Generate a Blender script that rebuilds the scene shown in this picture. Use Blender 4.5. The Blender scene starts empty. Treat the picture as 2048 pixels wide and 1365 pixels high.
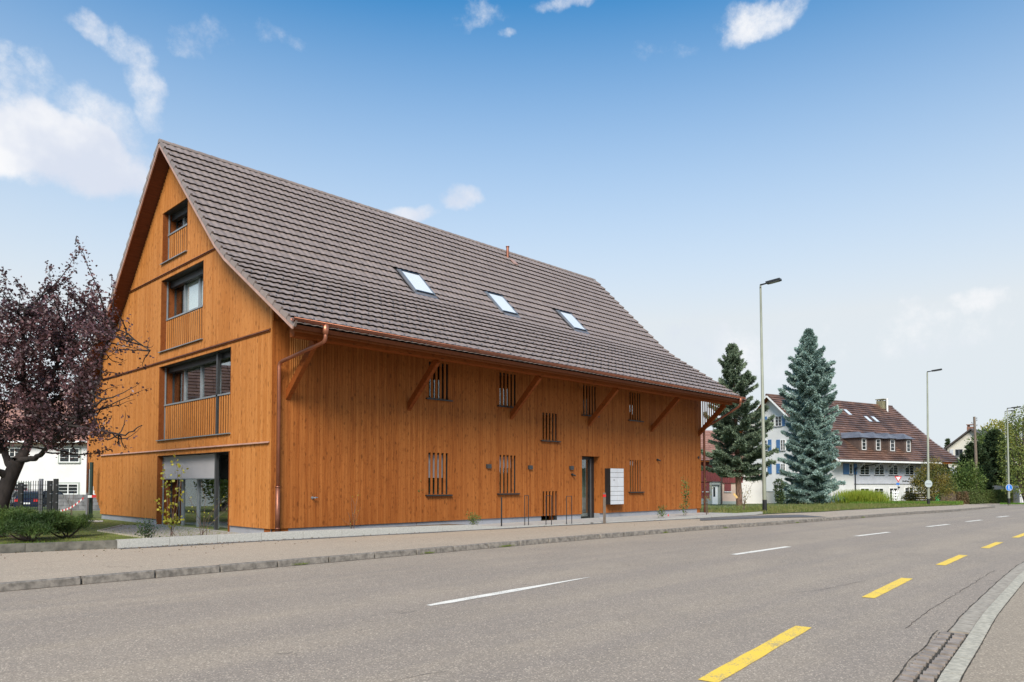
import bpy, bmesh, math, random
import numpy as np
from mathutils import Vector, Matrix

random.seed(7)
rng = np.random.default_rng(7)
D = bpy.data
COL = bpy.context.scene.collection
R = math.radians
SC = bpy.context.scene

# ------------------------------------------------------------------ camera
FPX, CYP, YAW, PIT = 1469.0, 914.8, 0.799055, 0.0349906      # focal length and lens axis measured on the photograph
CAM = np.array([-8.78, -16.78, 1.44])
FW0 = np.array([math.sin(YAW), math.cos(YAW), 0.0])
RT = np.array([math.cos(YAW), -math.sin(YAW), 0.0])
UP0 = np.array([0, 0, 1.0])
FW = FW0 * math.cos(PIT) + UP0 * math.sin(PIT)
UPV = -FW0 * math.sin(PIT) + UP0 * math.cos(PIT)
cd = D.cameras.new('camera')
cam = D.objects.new('camera', cd)
COL.objects.link(cam)
cam.matrix_world = Matrix(((RT[0], UPV[0], -FW[0], CAM[0]), (RT[1], UPV[1], -FW[1], CAM[1]), (RT[2], UPV[2], -FW[2], CAM[2]), (0, 0, 0, 1)))
cd.sensor_width = 36.0
cd.lens = FPX / 2048 * 36
cd.shift_x = 0.0
cd.shift_y = (CYP - 682.5) / 2048
cd.clip_end = 3000
cd.clip_start = 0.05
SC.camera = cam


def ray(x, y):
    return FW + RT * (x - 1024) / FPX + UPV * (CYP - y) / FPX


def onX(x, y, X):
    d = ray(x, y)
    return CAM + d * ((X - CAM[0]) / d[0])


def onY(x, y, Y):
    d = ray(x, y)
    return CAM + d * ((Y - CAM[1]) / d[1])


def onF(x, y, F):
    d = ray(x, y)
    return CAM + d * (F / (d @ FW0))


def onPl(x, y, P, n):
    d = ray(x, y)
    return CAM + d * (((P - CAM) @ n) / (d @ n))


def zr(x, y):                       # the land falls gently away along the road
    F = (x - CAM[0]) * FW0[0] + (y - CAM[1]) * FW0[1]
    F = min(F, 120)
    t = F - 32
    if t < -4: return 0.0
    if t < 4: return -0.018 * (t + 4) ** 2 / 16
    return -0.018 * t


def at(x, y, dz=0.0):               # the point of the land seen at a pixel
    d = ray(x, y)
    z = dz
    for _ in range(30):
        p = CAM + d * ((z - CAM[2]) / d[2])
        z = dz + zr(p[0], p[1])
    return p


# ------------------------------------------------------------------ node helpers
def newmat(name):
    m = D.materials.new(name)
    m.use_nodes = True
    nt = m.node_tree
    return m, nt, nt.nodes['Principled BSDF']


def N(nt, t, **kw):
    n = nt.nodes.new(t)
    for k, v in kw.items():
        if k.startswith('i_'):
            n.inputs[int(k[2:])].default_value = v
        else:
            setattr(n, k, v)
    return n


def lk(nt, a, b):
    nt.links.new(a, b)


def math_(nt, op, a, b=None, c=None):
    n = nt.nodes.new('ShaderNodeMath')
    n.operation = op
    for i, v in enumerate((a, b, c)):
        if v is None: continue
        if isinstance(v, (int, float)): n.inputs[i].default_value = v
        else: nt.links.new(v, n.inputs[i])
    return n.outputs[0]


def vmath(nt, op, a, b=None):
    n = nt.nodes.new('ShaderNodeVectorMath')
    n.operation = op
    for i, v in enumerate((a, b)):
        if v is None: continue
        if isinstance(v, (tuple, list)): n.inputs[i].default_value = v
        else: nt.links.new(v, n.inputs[i])
    return n


def mixc(nt, f, a, b, mode='MIX'):
    n = nt.nodes.new('ShaderNodeMix')
    n.data_type = 'RGBA'
    n.blend_type = mode
    for i, v in ((0, f), (6, a), (7, b)):
        if isinstance(v, (int, float)): n.inputs[i].default_value = v
        elif isinstance(v, (tuple, list)): n.inputs[i].default_value = (*v[:3], 1)
        else: nt.links.new(v, n.inputs[i])
    return n.outputs[2]


def ramp(nt, f, stops):
    n = nt.nodes.new('ShaderNodeMapRange')
    n.interpolation_type = 'SMOOTHSTEP'
    nt.links.new(f, n.inputs[0])
    n.inputs[1].default_value, n.inputs[2].default_value = stops[0], stops[1]
    n.inputs[3].default_value, n.inputs[4].default_value = stops[2], stops[3]
    return n.outputs[0]


def noise(nt, vec, scale, detail=4, rough=0.5):
    n = nt.nodes.new('ShaderNodeTexNoise')
    n.inputs['Scale'].default_value = scale
    n.inputs['Detail'].default_value = detail
    n.inputs['Roughness'].default_value = rough
    nt.links.new(vec, n.inputs['Vector'])
    return n.outputs['Fac']


def posn(nt, sc=(1, 1, 1), obj=False):
    if obj:
        g = nt.nodes.new('ShaderNodeTexCoord').outputs['Object']
    else:
        g = nt.nodes.new('ShaderNodeNewGeometry').outputs['Position']
    return vmath(nt, 'MULTIPLY', g, sc).outputs[0]


def rand(nt):
    a = nt.nodes.new('ShaderNodeObjectInfo').outputs['Random']
    b = nt.nodes.new('ShaderNodeNewGeometry').outputs['Random Per Island']
    return math_(nt, 'FRACT', math_(nt, 'ADD', math_(nt, 'MULTIPLY', a, 17.31), math_(nt, 'MULTIPLY', b, 7.7)))


def bump(nt, b, h, strength=0.3, dist=0.01):
    n = nt.nodes.new('ShaderNodeBump')
    n.inputs['Strength'].default_value = strength
    n.inputs['Distance'].default_value = dist
    nt.links.new(h, n.inputs['Height'])
    nt.links.new(n.outputs[0], b.inputs['Normal'])


def plain(name, col, rough=0.6, metal=0.0, var=0.12, nscale=3.0, bumpS=0.0, sc=(1, 1, 1), spec=0.5):
    m, nt, b = newmat(name)
    p = posn(nt, sc)
    f = noise(nt, p, nscale, 5, 0.6)
    dark = tuple(c * (1 - var * 1.6) for c in col)
    lite = tuple(min(1, c * (1 + var)) for c in col)
    lk(nt, mixc(nt, ramp(nt, f, (0.25, 0.75, 0, 1)), dark, lite), b.inputs['Base Color'])
    b.inputs['Roughness'].default_value = rough
    b.inputs['Metallic'].default_value = metal
    b.inputs['Specular IOR Level'].default_value = spec
    if bumpS:
        bump(nt, b, noise(nt, p, nscale * 12, 4, 0.6), bumpS, 0.01)
    return m


def woodmat(name, base, dark, lite, knots=True, along=2, rough=0.66, spec=0.13):
    m, nt, b = newmat(name)
    s = [22, 22, 22]
    s[along] = 1.1
    p = posn(nt, tuple(s))
    rd = rand(nt)
    off = vmath(nt, 'ADD', p, None)
    cmb = nt.nodes.new('ShaderNodeCombineXYZ')
    lk(nt, math_(nt, 'MULTIPLY', rd, 37.0), cmb.inputs[along])
    lk(nt, cmb.outputs[0], off.inputs[1])
    g1 = noise(nt, off.outputs[0], 1.0, 5, 0.62)
    s2 = [90, 90, 90]
    s2[along] = 2.5
    g2 = noise(nt, posn(nt, tuple(s2)), 1.0, 3, 0.6)
    c = mixc(nt, ramp(nt, g1, (0.3, 0.72, 0, 1)), base, dark)
    c = mixc(nt, math_(nt, 'MULTIPLY', ramp(nt, rd, (0.0, 1.0, 0, 1)), 0.6), c, lite)
    c = mixc(nt, math_(nt, 'MULTIPLY', ramp(nt, g2, (0.35, 0.7, 0, 1)), 0.35), c, tuple(v * 0.62 for v in dark))
    mot = noise(nt, posn(nt, (9, 9, 6.5)), 1.0, 3, 0.6)
    c = mixc(nt, math_(nt, 'MULTIPLY', ramp(nt, mot, (0.54, 0.70, 0, 1)), 0.62), c, tuple(v * 0.8 for v in dark))
    blot = noise(nt, posn(nt), 0.55, 3, 0.6)
    c = mixc(nt, math_(nt, 'MULTIPLY', ramp(nt, blot, (0.35, 0.7, 0, 1)), 0.22), c, dark)
    if knots:
        s3 = [9.5, 9.5, 9.5]
        s3[along] = 4.6
        v = nt.nodes.new('ShaderNodeTexVoronoi')
        v.inputs['Scale'].default_value = 1.0
        off3 = vmath(nt, 'ADD', posn(nt, tuple(s3)), None)
        lk(nt, cmb.outputs[0], off3.inputs[1])
        lk(nt, off3.outputs[0], v.inputs['Vector'])
        sepc = nt.nodes.new('ShaderNodeSeparateColor')
        lk(nt, v.outputs['Color'], sepc.inputs[0])
        rad = math_(nt, 'MULTIPLY', math_(nt, 'POWER', sepc.outputs[0], 1.7), 0.27)
        k = ramp(nt, math_(nt, 'SUBTRACT', v.outputs['Distance'], rad), (-0.05, 0.12, 1, 0))
        c = mixc(nt, math_(nt, 'MULTIPLY', k, 0.5), c, tuple(v * 0.33 for v in dark))
    lk(nt, c, b.inputs['Base Color'])
    b.inputs['Roughness'].default_value = rough
    b.inputs['Specular IOR Level'].default_value = spec
    bump(nt, b, g2, 0.25, 0.004)
    return m


def leafmat(name, cols, rough=0.55, trans=0.25, spec=0.3):
    m, nt, b = newmat(name)
    rd = rand(nt)
    big = noise(nt, posn(nt), 0.9, 3, 0.5)
    c = mixc(nt, ramp(nt, rd, (0.0, 1.0, 0, 1)), cols[0], cols[1])
    c = mixc(nt, ramp(nt, big, (0.4, 0.65, 0, 1)), c, cols[2])
    lk(nt, c, b.inputs['Base Color'])
    b.inputs['Roughness'].default_value = rough
    b.inputs['Specular IOR Level'].default_value = spec
    tr = nt.nodes.new('ShaderNodeBsdfTranslucent')
    lk(nt, c, tr.inputs[0])
    mx = nt.nodes.new('ShaderNodeMixShader')
    mx.inputs[0].default_value = trans
    out = nt.nodes['Material Output']
    lk(nt, b.outputs[0], mx.inputs[1])
    lk(nt, tr.outputs[0], mx.inputs[2])
    lk(nt, mx.outputs[0], out.inputs[0])
    return m


# ------------------------------------------------------------------ sky, sun, exposure
SUN_EL, SUN_STR, SUN_ANG = R(41), 4.4, R(27)
sun_dir = np.array([-0.76, -0.65, 0.0])
sun_dir = sun_dir / np.linalg.norm(sun_dir) * math.cos(SUN_EL) + np.array([0, 0, math.sin(SUN_EL)])
SKY_STR = 0.1
world = D.worlds.new('World')
SC.world = world
world.use_nodes = True
wn = world.node_tree
for n in list(wn.nodes): wn.nodes.remove(n)
wout = wn.nodes.new('ShaderNodeOutputWorld')
bg = wn.nodes.new('ShaderNodeBackground')
bg.inputs[1].default_value = SKY_STR
lk(wn, bg.outputs[0], wout.inputs[0])
sky = wn.nodes.new('ShaderNodeTexSky')
sky.sky_type = 'NISHITA'
sky.sun_disc = False
sky.sun_elevation = SUN_EL
sky.sun_rotation = math.atan2(sun_dir[0], sun_dir[1])
sky.air_density = 1.0
sky.dust_density = 0.6
sky.ozone_density = 2.0
wdir = vmath(wn, 'NORMALIZE', wn.nodes.new('ShaderNodeTexCoord').outputs['Generated']).outputs[0]
wsep = wn.nodes.new('ShaderNodeSeparateXYZ')
lk(wn, wdir, wsep.inputs[0])
elev = wsep.outputs[2]
skyc = mixc(wn, 1.0, sky.outputs[0], (0.26, 1.22, 1.60), 'MULTIPLY')
# thin bright haze that thickens towards the horizon
hzn = wn.nodes.new('ShaderNodeMapRange')
lk(wn, elev, hzn.inputs[0])
for _i, _v in enumerate((0.21, 0.575, 1.0, 0.0)): hzn.inputs[_i + 1].default_value = _v
skyc = mixc(wn, math_(wn, 'MULTIPLY', math_(wn, 'POWER', hzn.outputs[0], 1.02), 0.98), skyc, (6.05, 6.45, 6.75))


def dirn(x, y):
    d = ray(x, y)
    return d / np.linalg.norm(d)


# separate clouds: centre pixel, half width, half height (pixels), density, grey base amount
CL = [(90, 305, 225, 84, 1.2, 0), (190, 245, 115, 70, 0.62, 0), (305, 190, 44, 85, 0.55, 0), (222, 58, 46, 32, 0.62, 0), (285, 92, 56, 34, 0.46, 0),
      (425, 82, 75, 30, 0.34, 0), (15, 190, 100, 80, 0.50, 1), (85, 165, 48, 48, 0.5, 0), (4, 112, 36, 36, 0.6, 0), (815, 424, 52, 20, 0.7, 0),
      (922, 400, 48, 28, 0.75, 0), (945, 18, 60, 36, 0.42, 0), (1190, 2, 120, 26, 0.5, 0), (1525, 42, 92, 46, 0.78, 0), (1330, 110, 60, 28, 0.28, 0),
      (1965, 602, 90, 24, 0.5, 0), (990, 70, 30, 16, 0.4, 0), (1480, 690, 210, 60, 0.42, 0), (1850, 660, 260, 55, 0.3, 0), (540, 75, 60, 22, 0.3, 0)]
warp = wn.nodes.new('ShaderNodeTexNoise')
warp.inputs['Scale'].default_value = 9
warp.inputs['Detail'].default_value = 6
lk(wn, wdir, warp.inputs['Vector'])
wv = vmath(wn, 'SUBTRACT', warp.outputs['Color'], (0.5, 0.5, 0.5)).outputs[0]
wv = vmath(wn, 'MULTIPLY', wv, (0.10, 0.10, 0.10)).outputs[0]
wd2 = vmath(wn, 'ADD', wdir, wv).outputs[0]
dens = None
for (cx, cy_, hw, hh, dn, gr_) in CL:
    c0 = dirn(cx, cy_)
    a = dirn(cx + 50, cy_) - c0
    a = a / np.linalg.norm(a)
    bb = dirn(cx, cy_ - 50) - c0
    bb = bb / np.linalg.norm(bb)
    wr = np.linalg.norm(dirn(cx + hw, cy_) - c0)
    hr = np.linalg.norm(dirn(cx, cy_ - hh) - c0)
    rel = vmath(wn, 'SUBTRACT', wd2, tuple(c0)).outputs[0]
    u = vmath(wn, 'DOT_PRODUCT', rel, tuple(a / wr)).outputs['Value']
    v = vmath(wn, 'DOT_PRODUCT', rel, tuple(bb / hr)).outputs['Value']
    front = math_(wn, 'GREATER_THAN', vmath(wn, 'DOT_PRODUCT', wdir, tuple(c0)).outputs['Value'], 0.5)
    rr = math_(wn, 'ADD', math_(wn, 'MULTIPLY', u, u), math_(wn, 'MULTIPLY', v, v))
    k = ramp(wn, rr, (0.0, 1.9, dn, 0.0))
    k = math_(wn, 'MULTIPLY', k, front)
    dens = k if dens is None else math_(wn, 'MAXIMUM', dens, k)
cn = noise(wn, wdir, 17, 12, 0.68)
cdn = math_(wn, 'ADD', dens, math_(wn, 'MULTIPLY', math_(wn, 'SUBTRACT', cn, 0.5), 1.5))
calpha = math_(wn, 'MULTIPLY', ramp(wn, cdn, (0.18, 0.95, 0.0, 0.96)), ramp(wn, dens, (0.02, 0.2, 0.0, 1.0)))
shade = noise(wn, vmath(wn, 'ADD', wdir, (0.02, 0.0, 0.03)).outputs[0], 7, 5, 0.55)
ccol = mixc(wn, ramp(wn, shade, (0.36, 0.6, 0, 1)), (5.6, 6.0, 6.9), (7.7, 7.7, 7.8))
skyc = mixc(wn, calpha, skyc, ccol)
lk(wn, skyc, bg.inputs[0])

sl = D.lights.new('sun', 'SUN')
sl.energy = SUN_STR
sl.angle = SUN_ANG
sl.color = (1.0, 0.90, 0.77)
so = D.objects.new('sun', sl)
COL.objects.link(so)
so.rotation_euler = Vector(tuple(-sun_dir)).to_track_quat('-Z', 'Y').to_euler()

SC.view_settings.view_transform = 'Standard'
SC.view_settings.look = 'None'
SC.view_settings.gamma = 1.0
SC.view_settings.exposure = 0.35
SC.view_settings.use_curve_mapping = False


# ------------------------------------------------------------------ mesh builder
class MB:
    def __init__(s):
        s.v = []
        s.f = []

    def quad(s, a, b, c, d):
        i = len(s.v)
        s.v += [tuple(a), tuple(b), tuple(c), tuple(d)]
        s.f.append((i, i + 1, i + 2, i + 3))
        return s

    def poly(s, pts):
        i = len(s.v)
        s.v += [tuple(p) for p in pts]
        s.f.append(tuple(range(i, i + len(pts))))
        return s

    def box(s, x0, x1, y0, y1, z0, z1):
        return s.hexa([(x0, y0, z0), (x1, y0, z0), (x1, y1, z0), (x0, y1, z0), (x0, y0, z1), (x1, y0, z1), (x1, y1, z1), (x0, y1, z1)])

    def hexa(s, p):
        i = len(s.v)
        s.v += [tuple(q) for q in p]
        for f in ((3, 2, 1, 0), (4, 5, 6, 7), (0, 1, 5, 4), (1, 2, 6, 5), (2, 3, 7, 6), (3, 0, 4, 7)):
            s.f.append(tuple(i + k for k in f))
        return s

    def obox(s, c, ax, ay, az, hx, hy, hz):          # oriented box: centre, three axes, half sizes
        c, ax, ay, az = (np.array(q, float) for q in (c, ax, ay, az))
        P = []
        for kz in (-1, 1):
            for kx, ky in ((-1, -1), (1, -1), (1, 1), (-1, 1)):
                P.append(c + ax * hx * kx + ay * hy * ky + az * hz * kz)
        return s.hexa(P)

    def beam(s, p, q, w, h, up=(0, 0, 1)):
        p, q = np.array(p, float), np.array(q, float)
        d = q - p
        L = np.linalg.norm(d)
        d = d / L
        up = np.array(up, float)
        if abs(d @ up) > 0.98: up = np.array([1.0, 0, 0])
        sd = np.cross(d, up)
        sd /= np.linalg.norm(sd)
        u = np.cross(sd, d)
        return s.obox((p + q) / 2, d, sd, u, L / 2, w / 2, h / 2)

    def tube(s, pts, r, n=8, caps=True):
        pts = [np.array(p, float) for p in pts]
        rs = r if isinstance(r, (list, tuple)) else [r] * len(pts)
        i0 = len(s.v)
        ref = None
        for k, p in enumerate(pts):
            d = pts[min(k + 1, len(pts) - 1)] - pts[max(k - 1, 0)]
            d = d / (np.linalg.norm(d) + 1e-9)
            if ref is None:
                ref = np.array([0, 0, 1.0]) if abs(d[2]) < 0.9 else np.array([1.0, 0, 0])
            a = np.cross(d, ref)
            a /= np.linalg.norm(a) + 1e-9
            b = np.cross(a, d)
            ref = b
            for j in range(n):
                t = 2 * math.pi * j / n
                s.v.append(tuple(p + rs[k] * (a * math.cos(t) + b * math.sin(t))))
        for k in range(len(pts) - 1):
            for j in range(n):
                a0 = i0 + k * n + j
                a1 = i0 + k * n + (j + 1) % n
                s.f.append((a0, a1, a1 + n, a0 + n))
        if caps:
            s.f.append(tuple(i0 + j for j in range(n))[::-1])
            s.f.append(tuple(i0 + (len(pts) - 1) * n + j for j in range(n)))
        return s

    def disc(s, c, nrm, r, t, n=20):                  # short cylinder
        c, nrm = np.array(c, float), np.array(nrm, float)
        nrm /= np.linalg.norm(nrm)
        return s.tube([c - nrm * t / 2, c + nrm * t / 2], r, n)

    def mesh(s, name):
        m = D.meshes.new(name)
        m.from_pydata(s.v, [], s.f)
        m.update()
        return m


def link(name, mesh, mat, parent=None, smooth=False):
    o = D.objects.new(name, mesh)
    COL.objects.link(o)
    if mat is not None and len(mesh.materials) == 0:
        mesh.materials.append(mat)
    if smooth:
        mesh.polygons.foreach_set('use_smooth', [True] * len(mesh.polygons))
    if parent is not None:
        o.parent = parent
        if parent.type == 'EMPTY':
            o.matrix_parent_inverse = Matrix.Translation(-parent.location)
    return o


def obj(name, mb, mat, parent=None, smooth=False):
    return link(name, mb.mesh(name), mat, parent, smooth)


def thing(name, label, cat, loc, group=None):
    o = D.objects.new(name, None)
    COL.objects.link(o)
    o.location = tuple(float(v) for v in loc)
    o.empty_display_size = 0.2
    o['label'] = label
    o['category'] = cat
    if group: o['group'] = group
    return o


def tag(o, label, cat, group=None):
    o['label'] = label
    o['category'] = cat
    if group: o['group'] = group
    return o


def struct(o):
    o['kind'] = 'structure'
    return o


def npmesh(name, verts, nper):       # many faces of nper corners each, verts (n*nper,3)
    m = D.meshes.new(name)
    nv = len(verts)
    nf = nv // nper
    m.vertices.add(nv)
    m.vertices.foreach_set('co', np.asarray(verts, np.float32).ravel())
    m.loops.add(nv)
    m.loops.foreach_set('vertex_index', np.arange(nv, dtype=np.int32))
    m.polygons.add(nf)
    m.polygons.foreach_set('loop_start', np.arange(nf, dtype=np.int32) * nper)
    m.polygons.foreach_set('loop_total', np.full(nf, nper, np.int32))
    m.update()
    m.validate()
    return m


def unit(a):
    return a / (np.linalg.norm(a, axis=-1, keepdims=True) + 1e-9)


def leaves(pos, dirs, ln, wd, curl=0.15):            # leaf shaped quads (base, side, tip, side)
    n = len(pos)
    dirs = unit(dirs)
    rnd = unit(rng.normal(size=(n, 3)))
    side = unit(np.cross(dirs, rnd))
    nor = np.cross(side, dirs)
    ln = np.asarray(ln).reshape(-1, 1) * np.ones((n, 1))
    wd = np.asarray(wd).reshape(-1, 1) * np.ones((n, 1))
    V = np.empty((n, 4, 3))
    V[:, 0] = pos
    V[:, 1] = pos + dirs * ln * 0.45 + side * wd * 0.5 + nor * ln * curl
    V[:, 2] = pos + dirs * ln
    V[:, 3] = pos + dirs * ln * 0.45 - side * wd * 0.5 + nor * ln * curl
    return V.reshape(-1, 3)


# ------------------------------------------------------------------ materials
M = {}
M['wood_lit'] = woodmat('larch boards', (0.52, 0.205, 0.054), (0.385, 0.132, 0.029), (0.60, 0.255, 0.078), knots=True)  # same larch as the facade, toned lighter for the gable's stronger light
M['wood'] = woodmat('shaded larch boards', (0.365, 0.118, 0.026), (0.215, 0.060, 0.013), (0.43, 0.155, 0.040), knots=True)  # same larch again, toned darker for the facade's weaker light
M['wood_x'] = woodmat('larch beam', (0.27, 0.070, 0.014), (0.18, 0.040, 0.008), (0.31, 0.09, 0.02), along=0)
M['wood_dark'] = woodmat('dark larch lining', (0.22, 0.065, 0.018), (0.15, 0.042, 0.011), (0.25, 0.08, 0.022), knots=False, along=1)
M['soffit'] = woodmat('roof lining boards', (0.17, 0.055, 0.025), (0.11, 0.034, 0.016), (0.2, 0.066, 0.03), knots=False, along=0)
M['copper'] = plain('new copper sheet', (0.42, 0.165, 0.10), 0.42, 0.75, 0.18, 2.0)
M['copper_dull'] = plain('browned copper pipe', (0.27, 0.105, 0.065), 0.45, 0.6, 0.25, 3.0)
M['copper_pink'] = plain('pale copper verge strip', (0.55, 0.33, 0.255), 0.45, 0.35, 0.12, 3.0)
M['anthracite'] = plain('anthracite metal', (0.035, 0.037, 0.04), 0.4, 0.5, 0.1)
M['steel_grey'] = plain('grey aluminium', (0.30, 0.32, 0.34), 0.4, 0.6, 0.1)
M['dark_frame'] = plain('dark window frame', (0.05, 0.052, 0.055), 0.4, 0.2, 0.1)
M['mid_frame'] = plain('grey window frame', (0.26, 0.28, 0.30), 0.4, 0.3, 0.1)
M['blind'] = plain('grey fabric blind', (0.36, 0.345, 0.36), 0.8, 0, 0.05, 1.2)
M['pane_sheet'] = plain('white curtain', (0.75, 0.75, 0.74), 0.8, 0, 0.04, 1.2)  # white sheet behind panes, standing in for pale sky mirrored there
M['concrete'] = plain('grey plaster plinth', (0.27, 0.275, 0.305), 0.85, 0, 0.08, 1.6, 0.1)
M['paving_grey'] = plain('grey entrance paving', (0.36, 0.35, 0.335), 0.85, 0, 0.12, 6, 0.2)
M['granite'] = plain('pale granite kerb', (0.42, 0.405, 0.37), 0.75, 0, 0.14, 40, 0.25)
M['granite_warm'] = plain('light granite strip', (0.46, 0.41, 0.32), 0.75, 0, 0.22, 22, 0.3)
M['kerbstone'] = plain('weathered kerb stone', (0.20, 0.175, 0.15), 0.85, 0, 0.35, 9, 0.5)
M['kerb_dark'] = plain('dark weathered concrete kerb', (0.13, 0.12, 0.10), 0.9, 0, 0.3, 5, 0.3)
M['cobble'] = plain('brown cobble', (0.29, 0.235, 0.195), 0.8, 0, 0.25, 6, 0.3)
M['gutter_stone'] = plain('grey gutter stone', (0.37, 0.315, 0.25), 0.8, 0, 0.2, 14, 0.3)
M['joint'] = plain('dark joint dirt', (0.05, 0.042, 0.032), 1, 0, 0.3, 8)
M['plaster'] = plain('white render', (0.64, 0.635, 0.63), 0.9, 0, 0.05, 0.7)
M['plaster_cream'] = plain('cream render', (0.66, 0.62, 0.54), 0.9, 0, 0.05, 0.7)
M['plaster_pink'] = plain('pink render', (0.60, 0.44, 0.36), 0.9, 0, 0.06, 0.9)
M['plaster_grey'] = plain('grey green base render', (0.33, 0.36, 0.33), 0.9, 0, 0.1, 0.9)
M['panel_grey'] = plain('pale grey boarding', (0.52, 0.53, 0.58), 0.8, 0, 0.06, 1.0)
M['oxred'] = plain('oxblood boards', (0.20, 0.045, 0.045), 0.8, 0, 0.2, 4, 0, (6, 6, 1))
M['blue'] = plain('blue shutter paint', (0.065, 0.17, 0.36), 0.5, 0, 0.1)
M['dark_green'] = plain('dark green post paint', (0.015, 0.035, 0.03), 0.5, 0, 0.1)
M['greenshut'] = plain('green shutter paint', (0.03, 0.10, 0.09), 0.5, 0, 0.1)
M['white'] = plain('white paint', (0.78, 0.78, 0.77), 0.5, 0, 0.04)
M['dormer'] = plain('brown fibre cement', (0.10, 0.065, 0.052), 0.8, 0, 0.15)
M['lead'] = plain('grey sheet metal', (0.20, 0.20, 0.22), 0.5, 0.4, 0.2, 1.0)
M['lamp_post'] = plain('grey green galvanised post', (0.24, 0.25, 0.195), 0.6, 0.1, 0.12, 1.0)
M['black'] = plain('black paint', (0.012, 0.012, 0.013), 0.5, 0, 0.1)
M['red'] = plain('red paint', (0.60, 0.02, 0.02), 0.45, 0, 0.05)
M['signblue'] = plain('blue sign face', (0.02, 0.16, 0.55), 0.4, 0, 0.04)
M['sign_back'] = plain('grey sign back', (0.42, 0.47, 0.47), 0.5, 0.2, 0.05)
M['bark'] = plain('tree bark', (0.075, 0.055, 0.045), 0.95, 0, 0.35, 12, 0.8, (1, 1, 0.35))
M['bark_plum'] = plain('dark plum bark', (0.028, 0.021, 0.019), 0.95, 0, 0.3, 12, 0.8, (1, 1, 0.35))
M['bark_red'] = plain('reddish conifer bark', (0.17, 0.095, 0.065), 0.95, 0, 0.35, 9, 0.8, (1, 1, 0.35))
M['twig'] = plain('bare twig', (0.11, 0.07, 0.055), 0.9, 0, 0.2, 6)
M['cut_wood'] = plain('fresh cut wood', (0.62, 0.40, 0.16), 0.8, 0, 0.15, 9)
M['post_wood'] = plain('weathered pole', (0.18, 0.14, 0.11), 0.9, 0, 0.2, 6, 0, (4, 4, 0.5))
M['crate_wood'] = plain('brown compost boards', (0.14, 0.085, 0.06), 0.9, 0, 0.2, 5)
M['greenplastic'] = plain('green plastic', (0.04, 0.30, 0.08), 0.5, 0, 0.05)
M['blockwall'] = plain('grey block wall', (0.17, 0.17, 0.18), 0.9, 0, 0.25, 3, 0.2)
M['tyre'] = plain('tyre rubber', (0.015, 0.015, 0.015), 0.8)
M['carblue'] = plain('dark blue car paint', (0.012, 0.017, 0.05), 0.25, 0.3, 0.05)
M['carsilver'] = plain('silver car paint', (0.30, 0.31, 0.33), 0.25, 0.6, 0.05)
M['mail_front'] = plain('light grey letterbox doors', (0.56, 0.57, 0.60), 0.5, 0.1, 0.05)
M['chimney'] = plain('mossy chimney render', (0.22, 0.20, 0.12), 0.9, 0, 0.3, 4)
M['brickch'] = plain('chimney brick', (0.26, 0.13, 0.09), 0.9, 0, 0.3, 8)
M['soil'] = plain('bare soil', (0.13, 0.095, 0.065), 1, 0, 0.35, 5, 0.6)
M['white_line'] = None
M['yellow_line'] = None

# glass: reflects by Fresnel, lets some light through to the dark rooms
m, nt, b = newmat('window glass')
gl = nt.nodes.new('ShaderNodeBsdfGlossy')
gl.inputs['Roughness'].default_value = 0.015
gl.inputs['Color'].default_value = (0.92, 0.96, 0.97, 1)
trn = nt.nodes.new('ShaderNodeBsdfTransparent')
trn.inputs[0].default_value = (0.92, 0.95, 0.95, 1)
lw_ = nt.nodes.new('ShaderNodeLayerWeight')
lw_.inputs[0].default_value = 0.5
fr = nt.nodes.new('ShaderNodeMath')
fr.operation = 'MULTIPLY_ADD'
lk(nt, math_(nt, 'POWER', lw_.outputs['Facing'], 2.6), fr.inputs[0])
fr.inputs[1].default_value = 0.85
fr.inputs[2].default_value = 0.08
mx = nt.nodes.new('ShaderNodeMixShader')
lk(nt, fr.outputs[0], mx.inputs[0])
lk(nt, trn.outputs[0], mx.inputs[1])
lk(nt, gl.outputs[0], mx.inputs[2])
lk(nt, mx.outputs[0], nt.nodes['Material Output'].inputs[0])
M['glass'] = m
M['glass_dark'] = plain('dark window pane', (0.02, 0.024, 0.026), 0.08, 0.0, 0.1)
M['glass_sky'] = plain('roof window pane', (0.62, 0.65, 0.68), 0.12, 0.0, 0.02, spec=1.0)

# roof tiles
def tilemat(name, a, bcol, moss=None):
    m, nt, b = newmat(name)
    rd = rand(nt)
    c = mixc(nt, rd, a, bcol)
    f = noise(nt, posn(nt), 5, 5, 0.6)
    c = mixc(nt, math_(nt, 'MULTIPLY', ramp(nt, f, (0.35, 0.75, 0, 1)), 0.5), c, tuple(v * 0.62 for v in a))
    if moss:
        f2 = noise(nt, posn(nt), 0.35, 4, 0.6)
        c = mixc(nt, math_(nt, 'MULTIPLY', ramp(nt, f2, (0.42, 0.62, 0, 1)), 0.8), c, moss)
    lk(nt, c, b.inputs['Base Color'])
    b.inputs['Roughness'].default_value = 0.48
    b.inputs['Specular IOR Level'].default_value = 0.6
    bump(nt, b, noise(nt, posn(nt), 90, 3, 0.6), 0.15, 0.004)
    return m


M['tile'] = tilemat('brown clay tiles', (0.235, 0.182, 0.158), (0.285, 0.222, 0.194))
M['tile_old'] = tilemat('old red brown tiles', (0.15, 0.078, 0.052), (0.235, 0.13, 0.092), (0.07, 0.044, 0.034))
M['tile_dark'] = tilemat('dark roof tiles', (0.07, 0.055, 0.05), (0.10, 0.08, 0.07))
M['tile_pink'] = tilemat('red roof tiles', (0.30, 0.15, 0.11), (0.38, 0.21, 0.16))
M['felt'] = plain('dark roof underlay', (0.02, 0.015, 0.013), 0.9)


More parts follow.
